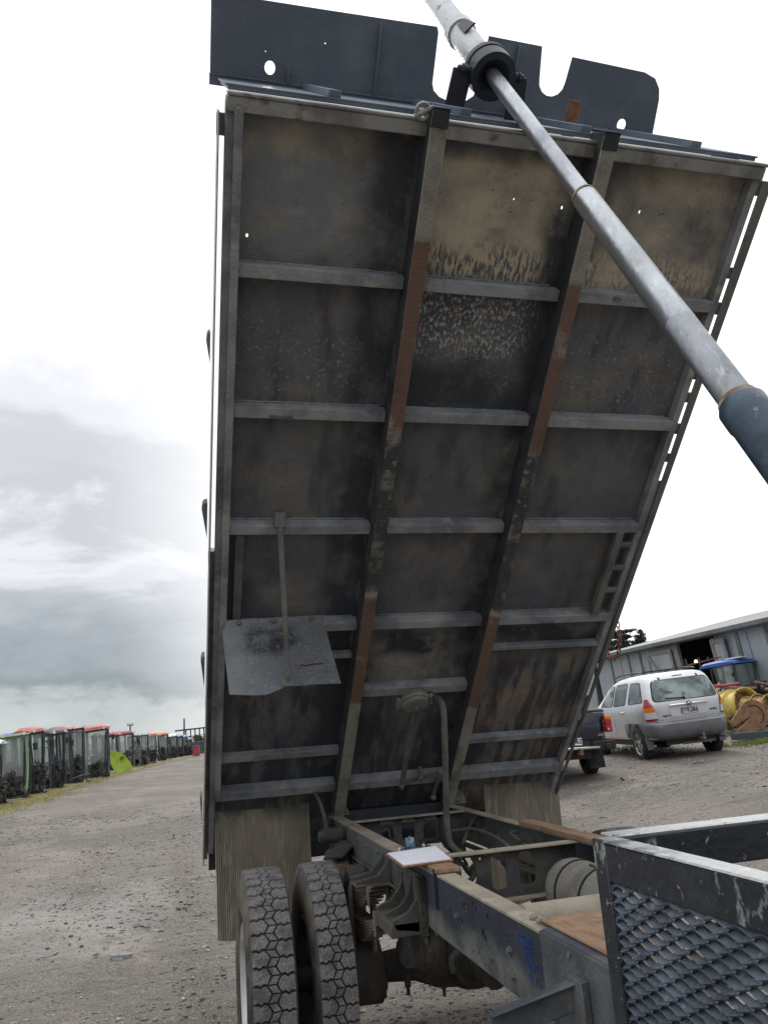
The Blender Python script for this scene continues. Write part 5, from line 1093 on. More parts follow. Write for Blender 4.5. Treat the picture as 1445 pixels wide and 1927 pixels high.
def rear_patch(mb, rings, pts, off):
    xc = sum(p[0] for p in pts) / len(pts); zc = sum(p[1] for p in pts) / len(pts); vs = []; R_ = 5
    for j in range(R_ + 1):
        f = j / R_
        for (x, z) in pts: xx, zz = xc + (x - xc) * f, zc + (z - zc) * f; vs.append((xx, ry_at(rings, xx, zz) - off, zz))
    n = len(pts); fs = [(j * n + i, j * n + (i + 1) % n, (j + 1) * n + (i + 1) % n, (j + 1) * n + i) for j in range(1, R_) for i in range(n)] + [tuple(n + i for i in range(n))]
    mb.add(vs, fs, True)
def rpoly(pts, r, n=3):
    o = []; m = len(pts)
    for i in range(m):
        p = np.array(pts[i], float); a_ = np.array(pts[i - 1], float) - p; b_ = np.array(pts[(i + 1) % m], float) - p; ra = min(r, np.linalg.norm(a_) / 2.2); rb = min(r, np.linalg.norm(b_) / 2.2); a_ = p + a_ / np.linalg.norm(a_) * ra; b_ = p + b_ / np.linalg.norm(b_) * rb
        for k in range(n + 1): t_ = k / n; o.append(tuple((1 - t_) ** 2 * a_ + 2 * t_ * (1 - t_) * p + t_ ** 2 * b_))
    res = []
    for i in range(len(o)):     # densify long edges
        p, q = np.array(o[i]), np.array(o[(i + 1) % len(o)]); k = max(1, int(np.linalg.norm(q - p) / .12)); res += [tuple(p + (q - p) * j / k) for j in range(k)]
    return res
M_silver = mat('silver_car_paint', (.64, .65, .67), [L((.56, .57, .59), 3, .45, .7), L((.40, .38, .35), 2.5, .45, .65, pos=(('z', .75, .5),), amt=.7)], rough=.33, metal=.55, coat=.3, bump=0)
M_silv2 = mat('lower_grey_paint', (.19, .20, .215), [L((.15, .15, .15), 3, .45, .65)], rough=.4, metal=.4, bump=0)
M_navy = mat('dark_blue_car_paint', (.012, .016, .028), [L((.03, .034, .045), 3, .5, .7)], rough=.22, coat=.6, bump=0)
M_cglass = mat('car_glass', (.07, .10, .10), [L((.24, .32, .30), 1.6, .46, .60), L((.015, .025, .03), 2.4, .5, .58)], rough=.06, spec=.8, bump=0)
M_trim = mat('black_trim', (.012, .012, .013), rough=.5, bump=0)
M_tred = mat('tail_lens_red', (.36, .012, .02), rough=.15, coat=.5, bump=0); M_tamb = mat('tail_lens_amber', (.75, .20, .02), rough=.15, coat=.5, bump=0); M_twht = mat('tail_lens_clear', (.62, .60, .62), rough=.12, coat=.5, bump=0)
M_plate = mat('number_plate', (.68, .68, .66), rough=.5, bump=0); M_char = mat('plate_characters', (.015, .015, .018), rough=.6, bump=0); M_chr = mat('chrome', (.75, .76, .78), rough=.12, metal=1, bump=0)
def car_wheel(parent, x, y, r, side, m_rim, spokes=6, w=.2):
    h = bpy.data.objects.new('wheel', None); COL.objects.link(h); h.parent = parent; h.location = (x, y, r)
    mb = MB(); mb.lathe([(-w / 2, r * .60), (-w / 2 - .008, r * .8), (-w / 2 + .01, r * .95), (-w * .35, r), (0, r * 1.004), (w * .35, r), (w / 2 - .01, r * .95), (w / 2 + .008, r * .8), (w / 2, r * .60)], (0, 0, 0), (1, 0, 0), 48); mb.build('tyre', M_cartyre, h, loc=(0, 0, 0))
    o_ = side * w / 2; mb = MB(); mb.lathe([(-w / 2, r * .62), (w / 2, r * .62)], (0, 0, 0), (1, 0, 0), 40); mb.lathe([(o_ - side * .0, r * .63), (o_ + side * .004, r * .60), (o_ - side * .02, r * .56)], (0, 0, 0), (1, 0, 0), 40); mb.lathe([(o_ - side * .05, .0001), (o_ - side * .0, r * .1), (o_ - side * .01, r * .17), (o_ - side * .03, r * .2)], (0, 0, 0), (1, 0, 0), 24)
    for k in range(spokes):
        a_ = 2 * PI * k / spokes + .3; c_, s_ = math.cos(a_), math.sin(a_); mb.beam((o_ - side * .035, r * .12 * c_, r * .12 * s_), (o_ - side * .02, r * .6 * c_, r * .6 * s_), r * .2, .02, up=(1, 0, 0))
    mb.build('rim', m_rim, h, loc=(0, 0, 0), bevel=.004)
    MB().lathe([(0, .0001), (0, r * .6)], (o_ - side * .07, 0, 0), (1, 0, 0), 24).build('brake_disc', M_trim, h, loc=(0, 0, 0))
M_cartyre = mat('car_tyre', (.022, .022, .023), [L((.05, .047, .042), 6, .45, .65)], rough=.9, bump=.3, bscale=120)
M_alloy = mat('alloy_rim', (.34, .34, .33), rough=.35, metal=.6, bump=0)
# silver wagon
RS = np.array([[.984, .177, -.007], [-.177, .984, -.021], [.003, .022, 1.]])
_d = Vector((10.2, 15.4, 0)).normalized(); RS = np.array(Matrix.Rotation(-math.radians(3.2), 3, _d)) @ RS
suv = thing('parked_car', (9.05, 12.05, .325), 'silver estate car with roof rails and large red and amber tail lamps', 'car', R_=RS); suv.scale = (1, 1, 1.05)
LOW = [(.40, .78, -.82, 3.30, 7), (.45, .85, -.90, 3.42, 7), (.50, .885, -.94, 3.45, 7), (.60, .90, -.965, 3.5, 7), (.71, .902, -.965, 3.5, 7), (.735, .898, -.945, 3.48, 7), (.765, .896, -.90, 3.48, 7)]
UP = [(.44, .86, -.84, 3.38, 8), (.765, .885, -.86, 3.42, 8), (.85, .892, -.872, 3.42, 8), (.98, .893, -.875, 3.3, 8), (1.08, .882, -.872, 2.9, 8), (1.135, .862, -.862, 2.5, 8), (1.30, .815, -.80, 2.15, 8), (1.50, .755, -.712, 1.72, 8), (1.60, .715, -.66, 1.45, 7), (1.66, .66, -.60, 1.2, 6), (1.70, .56, -.48, .9, 5), (1.715, .40, -.3, .6, 4)]
sb = lofted(UP).build('body', M_silver, suv, loc=(0, 0, 0))
def cyl(x0, x1, y, z, r): o = MB().lathe([(x0, .0001), (x0, r), (x1, r), (x1, .0001)], (0, y, z), (1, 0, 0), 40, sm=False).build('c', M_trim); return o
def place_cut(parent, L_):
    bpy.context.view_layer.update()
    for c in L_: c.matrix_world = parent.matrix_world @ c.matrix_world
    return L_
for tgt in (sb,): boolean_cut(tgt, place_cut(suv, [cyl(-1, -.55, 0, .34, .41), cyl(.55, 1, 0, .34, .41), cyl(-1, -.55, 2.62, .34, .41), cyl(.55, 1, 2.62, .34, .41)]))
bp = lofted([r_ for r_ in LOW]).build('bumper', M_silv2, suv, loc=(0, 0, 0)); boolean_cut(bp, place_cut(suv, [cyl(-1, -.55, 0, .34, .43), cyl(.55, 1, 0, .34, .43), cyl(-1, -.55, 2.62, .34, .43), cyl(.55, 1, 2.62, .34, .43), MB().box(-2, 2, .55, 4, .48, .9).build('c', M_trim)]))
MB().box(-.55, .55, -.7, 3.2, .30, .9).box(-.72, .72, .5, 2.1, .3, .8).build('underbody', M_trim, suv, loc=(0, 0, 0))
rw = rpoly([(-.70, 1.155), (.70, 1.155), (.60, 1.56), (-.60, 1.56)], .10)
mb = MB(); rear_patch(mb, UP, [(x * 1.04, 1.355 + (z - 1.355) * 1.07) for x, z in rw], .004); mb.build('window_seal', M_trim, suv, loc=(0, 0, 0))
mb = MB(); rear_patch(mb, UP, rw, .010); mb.build('rear_window', M_cglass, suv, loc=(0, 0, 0))
for sg in (-1, 1):
    for nm, pts in (('quarter_window', [(-.52, 1.17), (.22, 1.15), (.16, 1.56), (-.36, 1.55)]), ('rear_door_window', [(.42, 1.15), (1.12, 1.13), (1.02, 1.56), (.32, 1.57)]), ('front_door_window', [(1.22, 1.13), (2.0, 1.14), (1.60, 1.50), (1.12, 1.56)])):
        pp = rpoly(pts, .07); c_ = (sum(p[0] for p in pp) / len(pp), sum(p[1] for p in pp) / len(pp))
        mb = MB(); side_patch(mb, UP, [(c_[0] + (y - c_[0]) * 1.05, c_[1] + (z - c_[1]) * 1.07) for y, z in pp], sg, .003); mb.build('window_seal', M_trim, suv, loc=(0, 0, 0))
        mb = MB(); side_patch(mb, UP, pp, sg, .008); mb.build(nm, M_cglass, suv, loc=(0, 0, 0))
    # seams and handle
    mb = MB()
    for y0_, y1_ in ((.30, .42), (1.19, 1.16)):
        side_patch(mb, UP, [(y0_, .52), (y0_ + .008, .52), (y1_ + .008, 1.58), (y1_, 1.58)], sg, .002)
    mb.build('door_seam', M_trim, suv, loc=(0, 0, 0))
    mb = MB(); xx = sx_at(UP, .55, 1.0); mb.beam((sg * (xx + .02), .48, .985), (sg * (xx + .02), .66, .99), .02, .025); mb.box(sg * xx - .02, sg * xx + .02, .47, .67, .96, 1.01); mb.build('door_handle', M_chr, suv, loc=(0, 0, 0), bevel=.006)
    # tail lamps: red top, amber, clear, red base, wrapping the corner
    for nm, z0, z1, m_ in (('tail_lamp', .80, .835, M_tred), ('reversing_lamp', .835, .96, M_twht), ('indicator_lamp', .96, 1.06, M_tamb), ('tail_lamp', 1.06, 1.22, M_tred)):
        wz = lambda z: .20 - .10 * max(0, (z - .85) / .37)
        mb = MB(); N_ = 10; vs = []
        for z in (z0, (z0 + z1) / 2, z1):
            x0_ = .885 - wz(z)
            for k in range(N_ + 1):
                x = x0_ + (sx_at(UP, -.7, z) + .0 - x0_) * k / N_; y = ry_at(UP, min(x, rint(UP, z)[0] * .9999), z)
                vs.append((sg * (x + .012 * (k / N_)), y - .018, z))
            vs.append((sg * (sx_at(UP, -.60, z) + .012), -.60, z))
        n = N_ + 2; mb.add(vs, [(j * n + i, j * n + i + 1, (j + 1) * n + i + 1, (j + 1) * n + i) for j in range(2) for i in range(n - 1)], True); mb.build(nm, m_, suv, loc=(0, 0, 0))
    mb = MB(); zr = 1.72; ys_ = np.linspace(-.30, 1.35, 10); mb.tube([(sg * (.60 - .02 * abs(y)), y, zr + .055 - .055 * (abs((y - .5) / .9) ** 4)) for y in ys_], .016, 8); mb.build('roof_rail', M_trim, suv, loc=(0, 0, 0))
    mb = MB(); mb.plate([(-.60, .42), (-.42, .42), (-.40, .16), (-.58, .17)], [], lambda a_, b_, t_: (sg * .88 + (t_ - .1) * sg, a_, b_), 0, .2); 
    mb = MB(); mb.add([(sg * .70, -.46, .50), (sg * .895, -.46, .50), (sg * .86, -.44, .24), (sg * .74, -.44, .24), (sg * .70, -.44, .50), (sg * .895, -.44, .50), (sg * .86, -.42, .24), (sg * .74, -.42, .24)], [(0, 1, 2, 3), (7, 6, 5, 4), (0, 3, 7, 4), (1, 5, 6, 2), (3, 2, 6, 7), (0, 4, 5, 1)]); mb.build('mud_flap', M_silv2, suv, loc=(0, 0, 0))
    for yw in (0, 2.62): car_wheel(suv, sg * .775, yw, .345, sg, M_alloy, 6, .215)
mb = MB(); [mb.beam((-.56, y, 1.775), (.56, y, 1.775), .03, .02) for y in (.2, 1.0)]; mb.split('roof_rack_bar', M_trim, suv, loc=(0, 0, 0))
yb = ry_at(UP, 0, .93)
mb = MB(); mb.plate(rpoly([(-.40, .84), (.40, .84), (.44, 1.06), (-.44, 1.06)], .05), [], lambda a_, b_, t_: (a_, yb - .004 + t_, b_), -.004, 0); mb.build('plate_recess', M_silver, suv, loc=(0, 0, 0))
mb = MB(); mb.box(-.41, .41, yb - .055, yb, 1.035, 1.075); mb.build('tailgate_handle', M_chr, suv, loc=(0, 0, 0), bevel=.012)
mb = MB(); mb.plate(rrect(0, .93, .37, .13, .015), [], lambda a_, b_, t_: (a_, yb - .02 + t_, b_), -.006, 0); mb.build('number_plate', M_plate, suv, loc=(0, 0, 0))
mb = MB(); mb.plate(rrect(0, .93, .36, .12, .012), [rrect(0, .93, .345, .105, .01)], lambda a_, b_, t_: (a_, yb - .0265 + t_, b_), -.001, 0); mb.build('plate_border', M_char, suv, loc=(0, 0, 0))
def rear_text(nm, s_, m_, x, z, size, y, bold=0, parent=suv, shear=0): return text(nm, s_, m_, parent, Matrix.Translation((x, y, z)) @ Matrix.Rotation(PI / 2, 4, 'X'), size, .0015, bold, 'CENTER', shear)
rear_text('plate_text', 'EYR286', M_char, 0, .93, .112, yb - .029, .003)
rear_text('badge_text', 'TRIBUTE', M_char, -.50, .865, .05, ry_at(UP, -.5, .865) - .004, .001)
rear_text('badge_text', 'MAZDA', M_char, .53, .895, .045, ry_at(UP, .53, .895) - .004, .0015)
mb = MB(); mb.tube([(.055 * math.cos(a_), yb - .062, 1.06 + .042 * math.sin(a_)) for a_ in np.linspace(0, 2 * PI, 25)[:-1]], .007, 6, closed=True); mb.tube([(-.05, yb - .062, 1.075), (-.025, yb - .064, 1.07), (0, yb - .066, 1.045), (.025, yb - .064, 1.07), (.05, yb - .062, 1.075)], .006, 6); mb.build('emblem', M_char, suv, loc=(0, 0, 0))
mb = MB(); yy = ry_at(UP, 0, 1.63); mb.box(-.11, .11, yy - .02, yy + .01, 1.60, 1.632); mb.build('brake_lamp', M_tred, suv, loc=(0, 0, 0), bevel=.006)
mb = MB(); y_ = ry_at(UP, -.2, 1.19) - .02; mb.beam((-.05, y_ - .01, 1.18), (-.45, y_ + .0, 1.20), .02, .012, up=(0, 1, 0)); mb.lathe([(0, .0001), (0, .03), (.03, .02), (.03, .0001)], (-.05, y_, 1.175), (0, -1, 0), 12); mb.build('rear_wiper', M_trim, suv, loc=(0, 0, 0))
for x in (-.42, .42): mb = MB(); z = 1.56; y_ = ry_at(UP, x, z); mb.beam((x, y_ - .02, z - .05), (x, ry_at(UP, x, 1.63) - .012, z + .06), .05, .022, up=(0, 1, 0)); mb.build('glass_hinge', M_trim, suv, loc=(0, 0, 0), bevel=.008)
mb = MB(); rear_patch(mb, UP, [(-.78, .79), (.78, .79), (.80, .797), (-.80, .797)], .003); mb.build('tailgate_seam', M_trim, suv, loc=(0, 0, 0))
mb = MB(); mb.box(.10, .16, -1.05, -.8, .36, .40); mb.lathe([(0, .0001), (0, .018), (.02, .022), (.05, .028), (.07, .022), (.08, .0001)], (.13, -1.02, .40), (0, 0, 1), 12); mb.beam((-.2, -.7, .3), (.5, -.7, .3), .03, .04); mb.tube([(.62, -.6, .36), (.64, -.96, .36)], .025, 10); mb.build('tow_bar', M_dustg, suv, loc=(0, 0, 0))
# dark pickup
PP = G(1106, 1457); 
pk = thing('pickup_truck', (PP[0] - .66, PP[1] + .2, PP[2]), 'dark blue pickup with a covered tray, half hidden behind the tipper deck', 'pickup', rz=-.20)
PK = [(.50, .86, -1.15, 3.9, 9), (.62, .895, -1.20, 3.95, 9), (.95, .90, -1.21, 3.95, 9), (1.0, .893, -1.205, 3.9, 9), (1.12, .885, -1.19, .9, 9), (1.16, .87, -1.18, .85, 9)]
bd = lofted(PK).build('body', M_navy, pk, loc=(0, 0, 0)); boolean_cut(bd, place_cut(pk, [cyl(-1, -.6, 0, .37, .44), cyl(.6, 1, 0, .37, .44), cyl(-1, -.6, 3.0, .37, .44), cyl(.6, 1, 3.0, .37, .44)]))
lofted([(1.165, .88, -1.19, .9, 9), (1.20, .88, -1.19, .9, 9), (1.225, .86, -1.16, .9, 9), (1.24, .80, -1.08, .9, 8)]).build('tonneau_cover', M_trim, pk, loc=(0, 0, 0))
cabr = [(1.0, .86, .95, 3.0, 8), (1.15, .84, .95, 2.8, 8), (1.40, .76, 1.0, 2.3, 8), (1.62, .68, 1.1, 2.0, 7), (1.68, .55, 1.2, 1.9, 6)]
lofted(cabr).build('cab', M_navy, pk, loc=(0, 0, 0)); mb = MB(); rear_patch(mb, cabr, rpoly([(-.62, 1.2), (.62, 1.2), (.55, 1.52), (-.55, 1.52)], .06), .006); mb.build('rear_window', M_cglass, pk, loc=(0, 0, 0))
for sg in (-1, 1):
    for nm, z0, z1, m_ in (('tail_lamp', .80, .92, M_tred), ('indicator_lamp', 1.03, 1.10, M_tamb), ('tail_lamp', .92, 1.03, M_tred)):
        mb = MB(); mb.box(min(sg * .80, sg * .915), max(sg * .80, sg * .915), -1.215, -1.08, z0, z1); mb.build(nm, m_, pk, loc=(0, 0, 0), bevel=.01)
    mb = MB(); mb.lathe([(0, .0001), (0, .022), (.015, .022)], (sg * .84, -1.225, .86), (0, -1, 0), 16); mb.build('reversing_lamp', M_twht, pk, loc=(0, 0, 0))
    mb = MB(); mb.box(min(sg * .84, sg * .91), max(sg * .84, sg * .91), -1.30, -1.22, .62, .70); mb.build('reflector', M_tred, pk, loc=(0, 0, 0), bevel=.01)
    mb = MB(); mb.beam((sg * .72, -.55, .50), (sg * .74, -.60, .14), .30, .012, up=(0, 1, 0)); mb.build('mud_flap', M_cartyre, pk, loc=(0, 0, 0))
    for yw in (0, 3.0): car_wheel(pk, sg * .76, yw, .37, sg, M_rimd, 6, .23)
mb = MB(); mb.box(-.60, .60, -1.36, -1.22, .53, .575); mb.build('step_bumper', M_chr, pk, loc=(0, 0, 0), bevel=.01)
mb = MB(); mb.box(-.9, -.48, -1.34, -1.18, .50, .66); mb.box(.48, .90, -1.34, -1.18, .50, .66); mb.box(-.5, .5, -1.24, -1.18, .55, .66); mb.lathe([(-.06, .0001), (-.06, .05), (.0, .055), (.0, .04), (-.04, .035), (-.04, .0001)], (.74, -1.36, .56), (0, 1, 0), 16); mb.build('bumper_end', M_trim, pk, loc=(0, 0, 0), bevel=.02)
mb = MB(); mb.plate(rrect(.12, .67, .36, .13, .012), [], lambda a_, b_, t_: (a_, -1.255 + t_, b_), -.006, 0); mb.build('number_plate', M_plate, pk, loc=(0, 0, 0))
text('plate_text', '62', M_char, pk, Matrix.Translation((.24, -1.263, .67)) @ Matrix.Rotation(PI / 2, 4, 'X'), .115, .0015, .003)
text('badge_text', '4WD', M_chr, pk, Matrix.Translation((.68, -1.213, .76)) @ Matrix.Rotation(PI / 2, 4, 'X'), .045, .001, .001)
mb = MB(); mb.box(.20, .26, -1.42, -1.2, .44, .50); mb.lathe([(0, .0001), (0, .02), (.04, .028), (.06, .0001)], (.23, -1.42, .50), (0, 0, 1), 12); mb.build('tow_ball', M_rustm, pk, loc=(0, 0, 0)); MB().box(-.5, .5, -1.1, 3.5, .35, .9).build('underbody', M_trim, pk, loc=(0, 0, 0))

# ---- shed
S0 = ondist(1135, 1228, 56.); S1 = ondist(1445, 1165, 40.)
zt_ = (S0[2] + S1[2]) / 2 - .3; du = np.array((S1[0] - S0[0], S1[1] - S0[1], 0)); Ls = np.linalg.norm(du); du /= Ls; nrm = np.array((du[1], -du[0], 0)); nrm = nrm if nrm @ (CAM - S0) > 0 else -nrm
Sg = .35; HS = zt_ - Sg
def shed_u(u, v):
    d_ = ray(u, v); t_ = ((S0 - CAM) @ nrm) / (d_ @ nrm); P = CAM + t_ * d_; return (P - S0) @ du + .17 * (zt_ - P[2])
shed = thing('farm_shed', (S0[0], S0[1], Sg), 'long grey corrugated farm shed with open doorway and leaning plank doors', 'shed', R_=np.stack([du, -nrm, (0, 0, 1)], 1))
SH = lambda a_, y, z: (a_ - .17 * (z - HS) * -1 * -1, y, z)
def SHf(a_, z): return a_ + .17 * (HS - z) * -1
def swall(nm, u0, u1, z0, z1, y, th, m, bev=0):
    mb = MB(); mb.plate([(u0, z0), (u1, z0), (u1, z1), (u0, z1)], [], lambda a_, b_, t_: (a_ - .17 * (b_ - HS), y + t_, b_), 0, th); return mb.build(nm, m, shed, loc=(0, 0, 0), bevel=bev)
M_shed = mat('grey_shed_cladding', (.33, .37, .40), [L((.27, .31, .34), .8, .45, .62, st=(1, 1, .3)), L((.38, .41, .43), 3, .5, .66, st=(2, 1, .3)), L((.24, .22, .19), 1.5, .55, .68, st=(1, 1, .5), amt=.5)], rough=.6, bump=.1)
M_post2 = mat('grey_timber', (.26, .26, .255), [L((.17, .168, .16), 4, .45, .62, st=(3, 3, .4))], rough=.9, bump=.2)
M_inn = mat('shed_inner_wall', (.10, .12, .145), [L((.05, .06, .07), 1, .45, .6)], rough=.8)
M_roofm = mat('shed_roof_iron', (.15, .165, .18), [L((.11, .11, .11), 1, .45, .62)], rough=.5)
ua, ub = shed_u(1273, 1220), shed_u(1343, 1215)
swall('wall', -1.5, ua, 0, HS, 0, .12, M_shed); swall('wall', ub, Ls + 14, 0, HS, 0, .12, M_shed)
for u in (1146, 1179, 1201, 1385, 1440):
    a_ = shed_u(u, 1240); swall('wall_post', a_, a_ + .22, 0, HS - .1, -.06, .06, M_roofm)
for u in (1165, 1220, 1405): a_ = shed_u(u, 1240); swall('sheet_joint', a_, a_ + .04, 0, HS - .1, -.02, .02, M_roofm)
mb = MB(); mb.box(-2.5, Ls + 15, -.5, .0, HS - .05, HS + .22); mb.plate([(-.6, HS + .2), (12, HS + 2.6), (12, HS + 2.4), (-.6, HS + .0)], [], lambda a_, b_, t_: (t_, a_, b_), -2.5, Ls + 15); mb.build('roof', M_roofm, shed, loc=(0, 0, 0))
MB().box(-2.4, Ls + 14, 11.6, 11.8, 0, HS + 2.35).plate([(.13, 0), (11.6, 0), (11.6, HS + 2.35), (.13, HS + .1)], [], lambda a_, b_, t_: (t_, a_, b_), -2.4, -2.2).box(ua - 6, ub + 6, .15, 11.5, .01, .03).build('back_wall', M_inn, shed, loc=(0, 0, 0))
for nm, a_, b_ in (('door_post', shed_u(1268, 1230), ua), ('door_post', ub - .1, ub + .2)): swall(nm, a_ - .1, b_ + .1, 0, HS - .15, -.12, .1, M_post2)
def sdoor(u0, u1, brace):
    a_, b_ = shed_u(u0, 1235), shed_u(u1, 1225); h0, h1 = .1, HS - .25
    mb = MB(); T = lambda x, z, t_: (x - .17 * (z - HS), -.22 + t_, z)
    for r_ in (((a_, h0), (a_ + .22, h0), (a_ + .22, h1), (a_, h1)), ((b_ - .22, h0), (b_, h0), (b_, h1), (b_ - .22, h1)), ((a_ + .22, h1 - .22), (b_ - .22, h1 - .22), (b_ - .22, h1), (a_ + .22, h1)), ((a_ + .22, h1 * .55), (b_ - .22, h1 * .55), (b_ - .22, h1 * .55 + .18), (a_ + .22, h1 * .55 + .18))): mb.plate(list(r_), [], T, -.05, 0)
    if brace: mb.plate([(a_ + .1, h1 - .25), (a_ + .35, h1 - .25), (b_ - .3, h1 * .35), (b_ - .55, h1 * .35)], [], T, -.10, -.052)
    mb.build('door_frame', M_post2, shed, loc=(0, 0, 0)); MB().plate([(a_ + .02, h0), (b_ - .02, h0), (b_ - .02, h1), (a_ + .02, h1)], [], T, .002, .03).build('door', M_shed, shed, loc=(0, 0, 0))
sdoor(1221, 1266, True); sdoor(1343, 1368, False)
M_lit = bpy.data.materials.new('lit_lamp'); M_lit.use_nodes = True; M_lit.node_tree.nodes['Principled BSDF'].inputs['Emission Color'].default_value = (1, .42, .12, 1); M_lit.node_tree.nodes['Principled BSDF'].inputs['Emission Strength'].default_value = 6
M_sky = bpy.data.materials.new('lit_skylight'); M_sky.use_nodes = True; M_sky.node_tree.nodes['Principled BSDF'].inputs['Emission Color'].default_value = (.8, .9, 1, 1); M_sky.node_tree.nodes['Principled BSDF'].inputs['Emission Strength'].default_value = .5
mb = MB(); uo = (ua + ub) / 2
for (x, z) in ((ua + .9, HS - 1.0), (ua + 2.4, HS - 1.05), (ua + 3.8, HS - 1.1)): mb.box(x, x + .6, 8, 8.1, z, z + .1)
mb.build('ceiling_light', M_sky, shed, loc=(0, 0, 0))
# small pale building at the shed's far end
Pq = ondist(1112, 1270, 60.); pb = thing('outbuilding', (Pq[0], Pq[1], .3), 'low pale weatherboard building at the left end of the grey shed', 'building', rz=-.3)
mb = MB(); mb.box(-3, 1.7, 0, 5, 0, 4.1); mb.build('wall', CABC['white'], pb, loc=(0, 0, 0)); mb = MB(); mb.plate([(-.3, 4.1), (2.5, 5.0), (5.3, 4.1)], [], lambda a_, b_, t_: (t_, a_, b_), -3.2, 1.9); mb.build('roof', M_roofm, pb, loc=(0, 0, 0))

# ---- blue roofed tractor in front of the shed
PT = G(1385, 1345); PT = ondist(1384, 1330, 41.); zg = gh(PT[0], PT[1])
tr = thing('tractor', (PT[0], PT[1], zg), 'dismantled tractor with blue cab roof and blue seat standing before the grey shed', 'tractor', R_=leanrot(.35, PT, 4))
k = 41. / F
mb = MB(); ztp = ondist(1384, 1240, 41.)[2] - zg; w = .95
vs = []
for y, zz in ((-1.15, .1), (-1.0, .7), (-.2, 1), (.6, .8), (.8, .1)):
    for x, kk in ((-w, 0), (-w, .6), (-w * .8, 1), (w * .8, 1), (w, .6), (w, 0)): vs.append((x, y, ztp - .28 + .26 * kk * zz))
mb.add(vs, [(i * 6 + j, i * 6 + (j + 1) % 6, (i + 1) * 6 + (j + 1) % 6, (i + 1) * 6 + j) for i in range(4) for j in range(6)] + [(5, 4, 3, 2, 1, 0), (24, 25, 26, 27, 28, 29)]); mb.build('roof', M_bluep, tr, bevel=.04, loc=(0, 0, 0))
mb = MB(); mb.box(-.5, .35, -1.16, -.4, ztp - .05, ztp + .01); mb.build('roof_hatch', CABC['white'], tr, loc=(0, 0, 0), bevel=.02)
mb = MB(); zb = 1.05; zc = ztp - .28
for sx in (-1, 1):
    for y0_, y1_ in ((-.85, -.95), (.0, .05), (.75, .7)): mb.beam((sx * .78, y0_, zb), (sx * .88, y1_, zc), .08, .08)
    mb.beam((sx * .78, -.85, zb), (sx * .78, .75, zb), .08, .08); mb.beam((sx * .86, .7, zb + .2), (sx * 1.05, .9, zb + .55), .06, .06)
mb.beam((-.88, -.95, zc), (.88, -.95, zc), .08, .08); mb.beam((-.88, .7, zc), (.88, .7, zc), .08, .08); mb.build('frame', M_post, tr, loc=(0, 0, 0), bevel=.01)
for nm, q in (('windscreen', [(-.76, -.86, zb), (.76, -.86, zb), (.86, -.95, zc), (-.86, -.95, zc)]), ('side_window', [(.80, -.8, zb), (.80, .0, zb), (.88, .05, zc), (.88, -.9, zc)]), ('side_window', [(-.80, -.8, zb), (-.80, .0, zb), (-.88, .05, zc), (-.88, -.9, zc)])):
    q = [np.array(p, float) for p in q]; nn = np.cross(q[1] - q[0], q[3] - q[0]); nn /= np.linalg.norm(nn); MB().add(q + [p + nn * .01 for p in q], [(0, 1, 2, 3), (7, 6, 5, 4), (0, 4, 5, 1), (1, 5, 6, 2), (2, 6, 7, 3), (3, 7, 4, 0)]).build(nm, M_cg, tr, loc=(0, 0, 0))
mb = MB(); mb.box(.05, .5, .1, .55, zb + .1, zb + .25); mb.beam((.28, .5, zb + .25), (.28, .65, zb + .85), .42, .12, up=(0, 1, 0)); mb.build('seat', M_bluep, tr, loc=(0, 0, 0), bevel=.04)
rr = random.Random(3); mb = MB()
for _ in range(45):
    c = np.array((rr.gauss(0, .32), -1.1 - rr.random() * .8, rr.uniform(.55, 1.5))); h = [rr.uniform(.03, .16) for _ in range(3)]; mb.box(c[0] - h[0], c[0] + h[0], c[1] - h[1], c[1] + h[1], c[2] - h[2], c[2] + h[2])
mb.build('engine', M_junk, tr, loc=(0, 0, 0), bevel=.015)
for j, (m_, n) in enumerate(((M_rub, 9), (CABC['lime'], 1), (M_rustm, 3))):
    for _ in range(n):
        c = np.array((rr.gauss(0, .35), -1.5 - rr.random() * .3, rr.uniform(.9, 1.5))); pts = [c]
        for q in range(3): pts.append(pts[-1] + np.array((rr.gauss(0, .2), rr.gauss(0, .1), rr.gauss(-.12, .12))))
        mb = MB(); mb.tube(smooth(pts, 4), .03, 6); mb.build('hose', m_, tr, loc=(0, 0, 0))
mb = MB(); mb.box(-.4, .4, -1.6, 1.2, .45, .95); mb.beam((-1.5, -.3, .85), (-.75, -.2, 1.0), .5, .12); mb.beam((.75, .2, 1.05), (1.5, .5, .95), .5, .1); mb.build('chassis', M_rustm, tr, loc=(0, 0, 0), bevel=.03)
for sg in (-1, 1): mb = MB(); mb.tube([(sg * .85, -.95, zc - .2), (sg * 1.35, -1.15, zc - .45)], .018, 6); mb.lathe([(0, .0001), (0, .10), (.05, .06), (.05, .0001)], (sg * 1.38, -1.18, zc - .5), (0, 1, 0), 12); mb.build('mirror', M_rub, tr, loc=(0, 0, 0))
mb = MB(); mb.box(.75, 1.4, -.3, .0, zc + .1, zc + .28); mb.build('air_box', M_dustg, tr, loc=(0, 0, 0), bevel=.03)
mb = MB(); mb.tube([(-.35, -1.1, ztp - .1), (-.33, -1.1, ztp + .95)], .025, 8); mb.tube([(-.15, -1.1, ztp - .1), (-.13, -1.1, ztp + .7)], .02, 8); mb.build('exhaust_pipe', M_dustg, tr, loc=(0, 0, 0))
for sg in (-1, 1): mb = MB(); mb.lathe([(-.2, .25), (-.2, .6), (.2, .6), (.2, .25)], (sg * .8, .7, .62), (1, 0, 0), 28); mb.build('wheel', M_cartyre, tr, loc=(0, 0, 0))
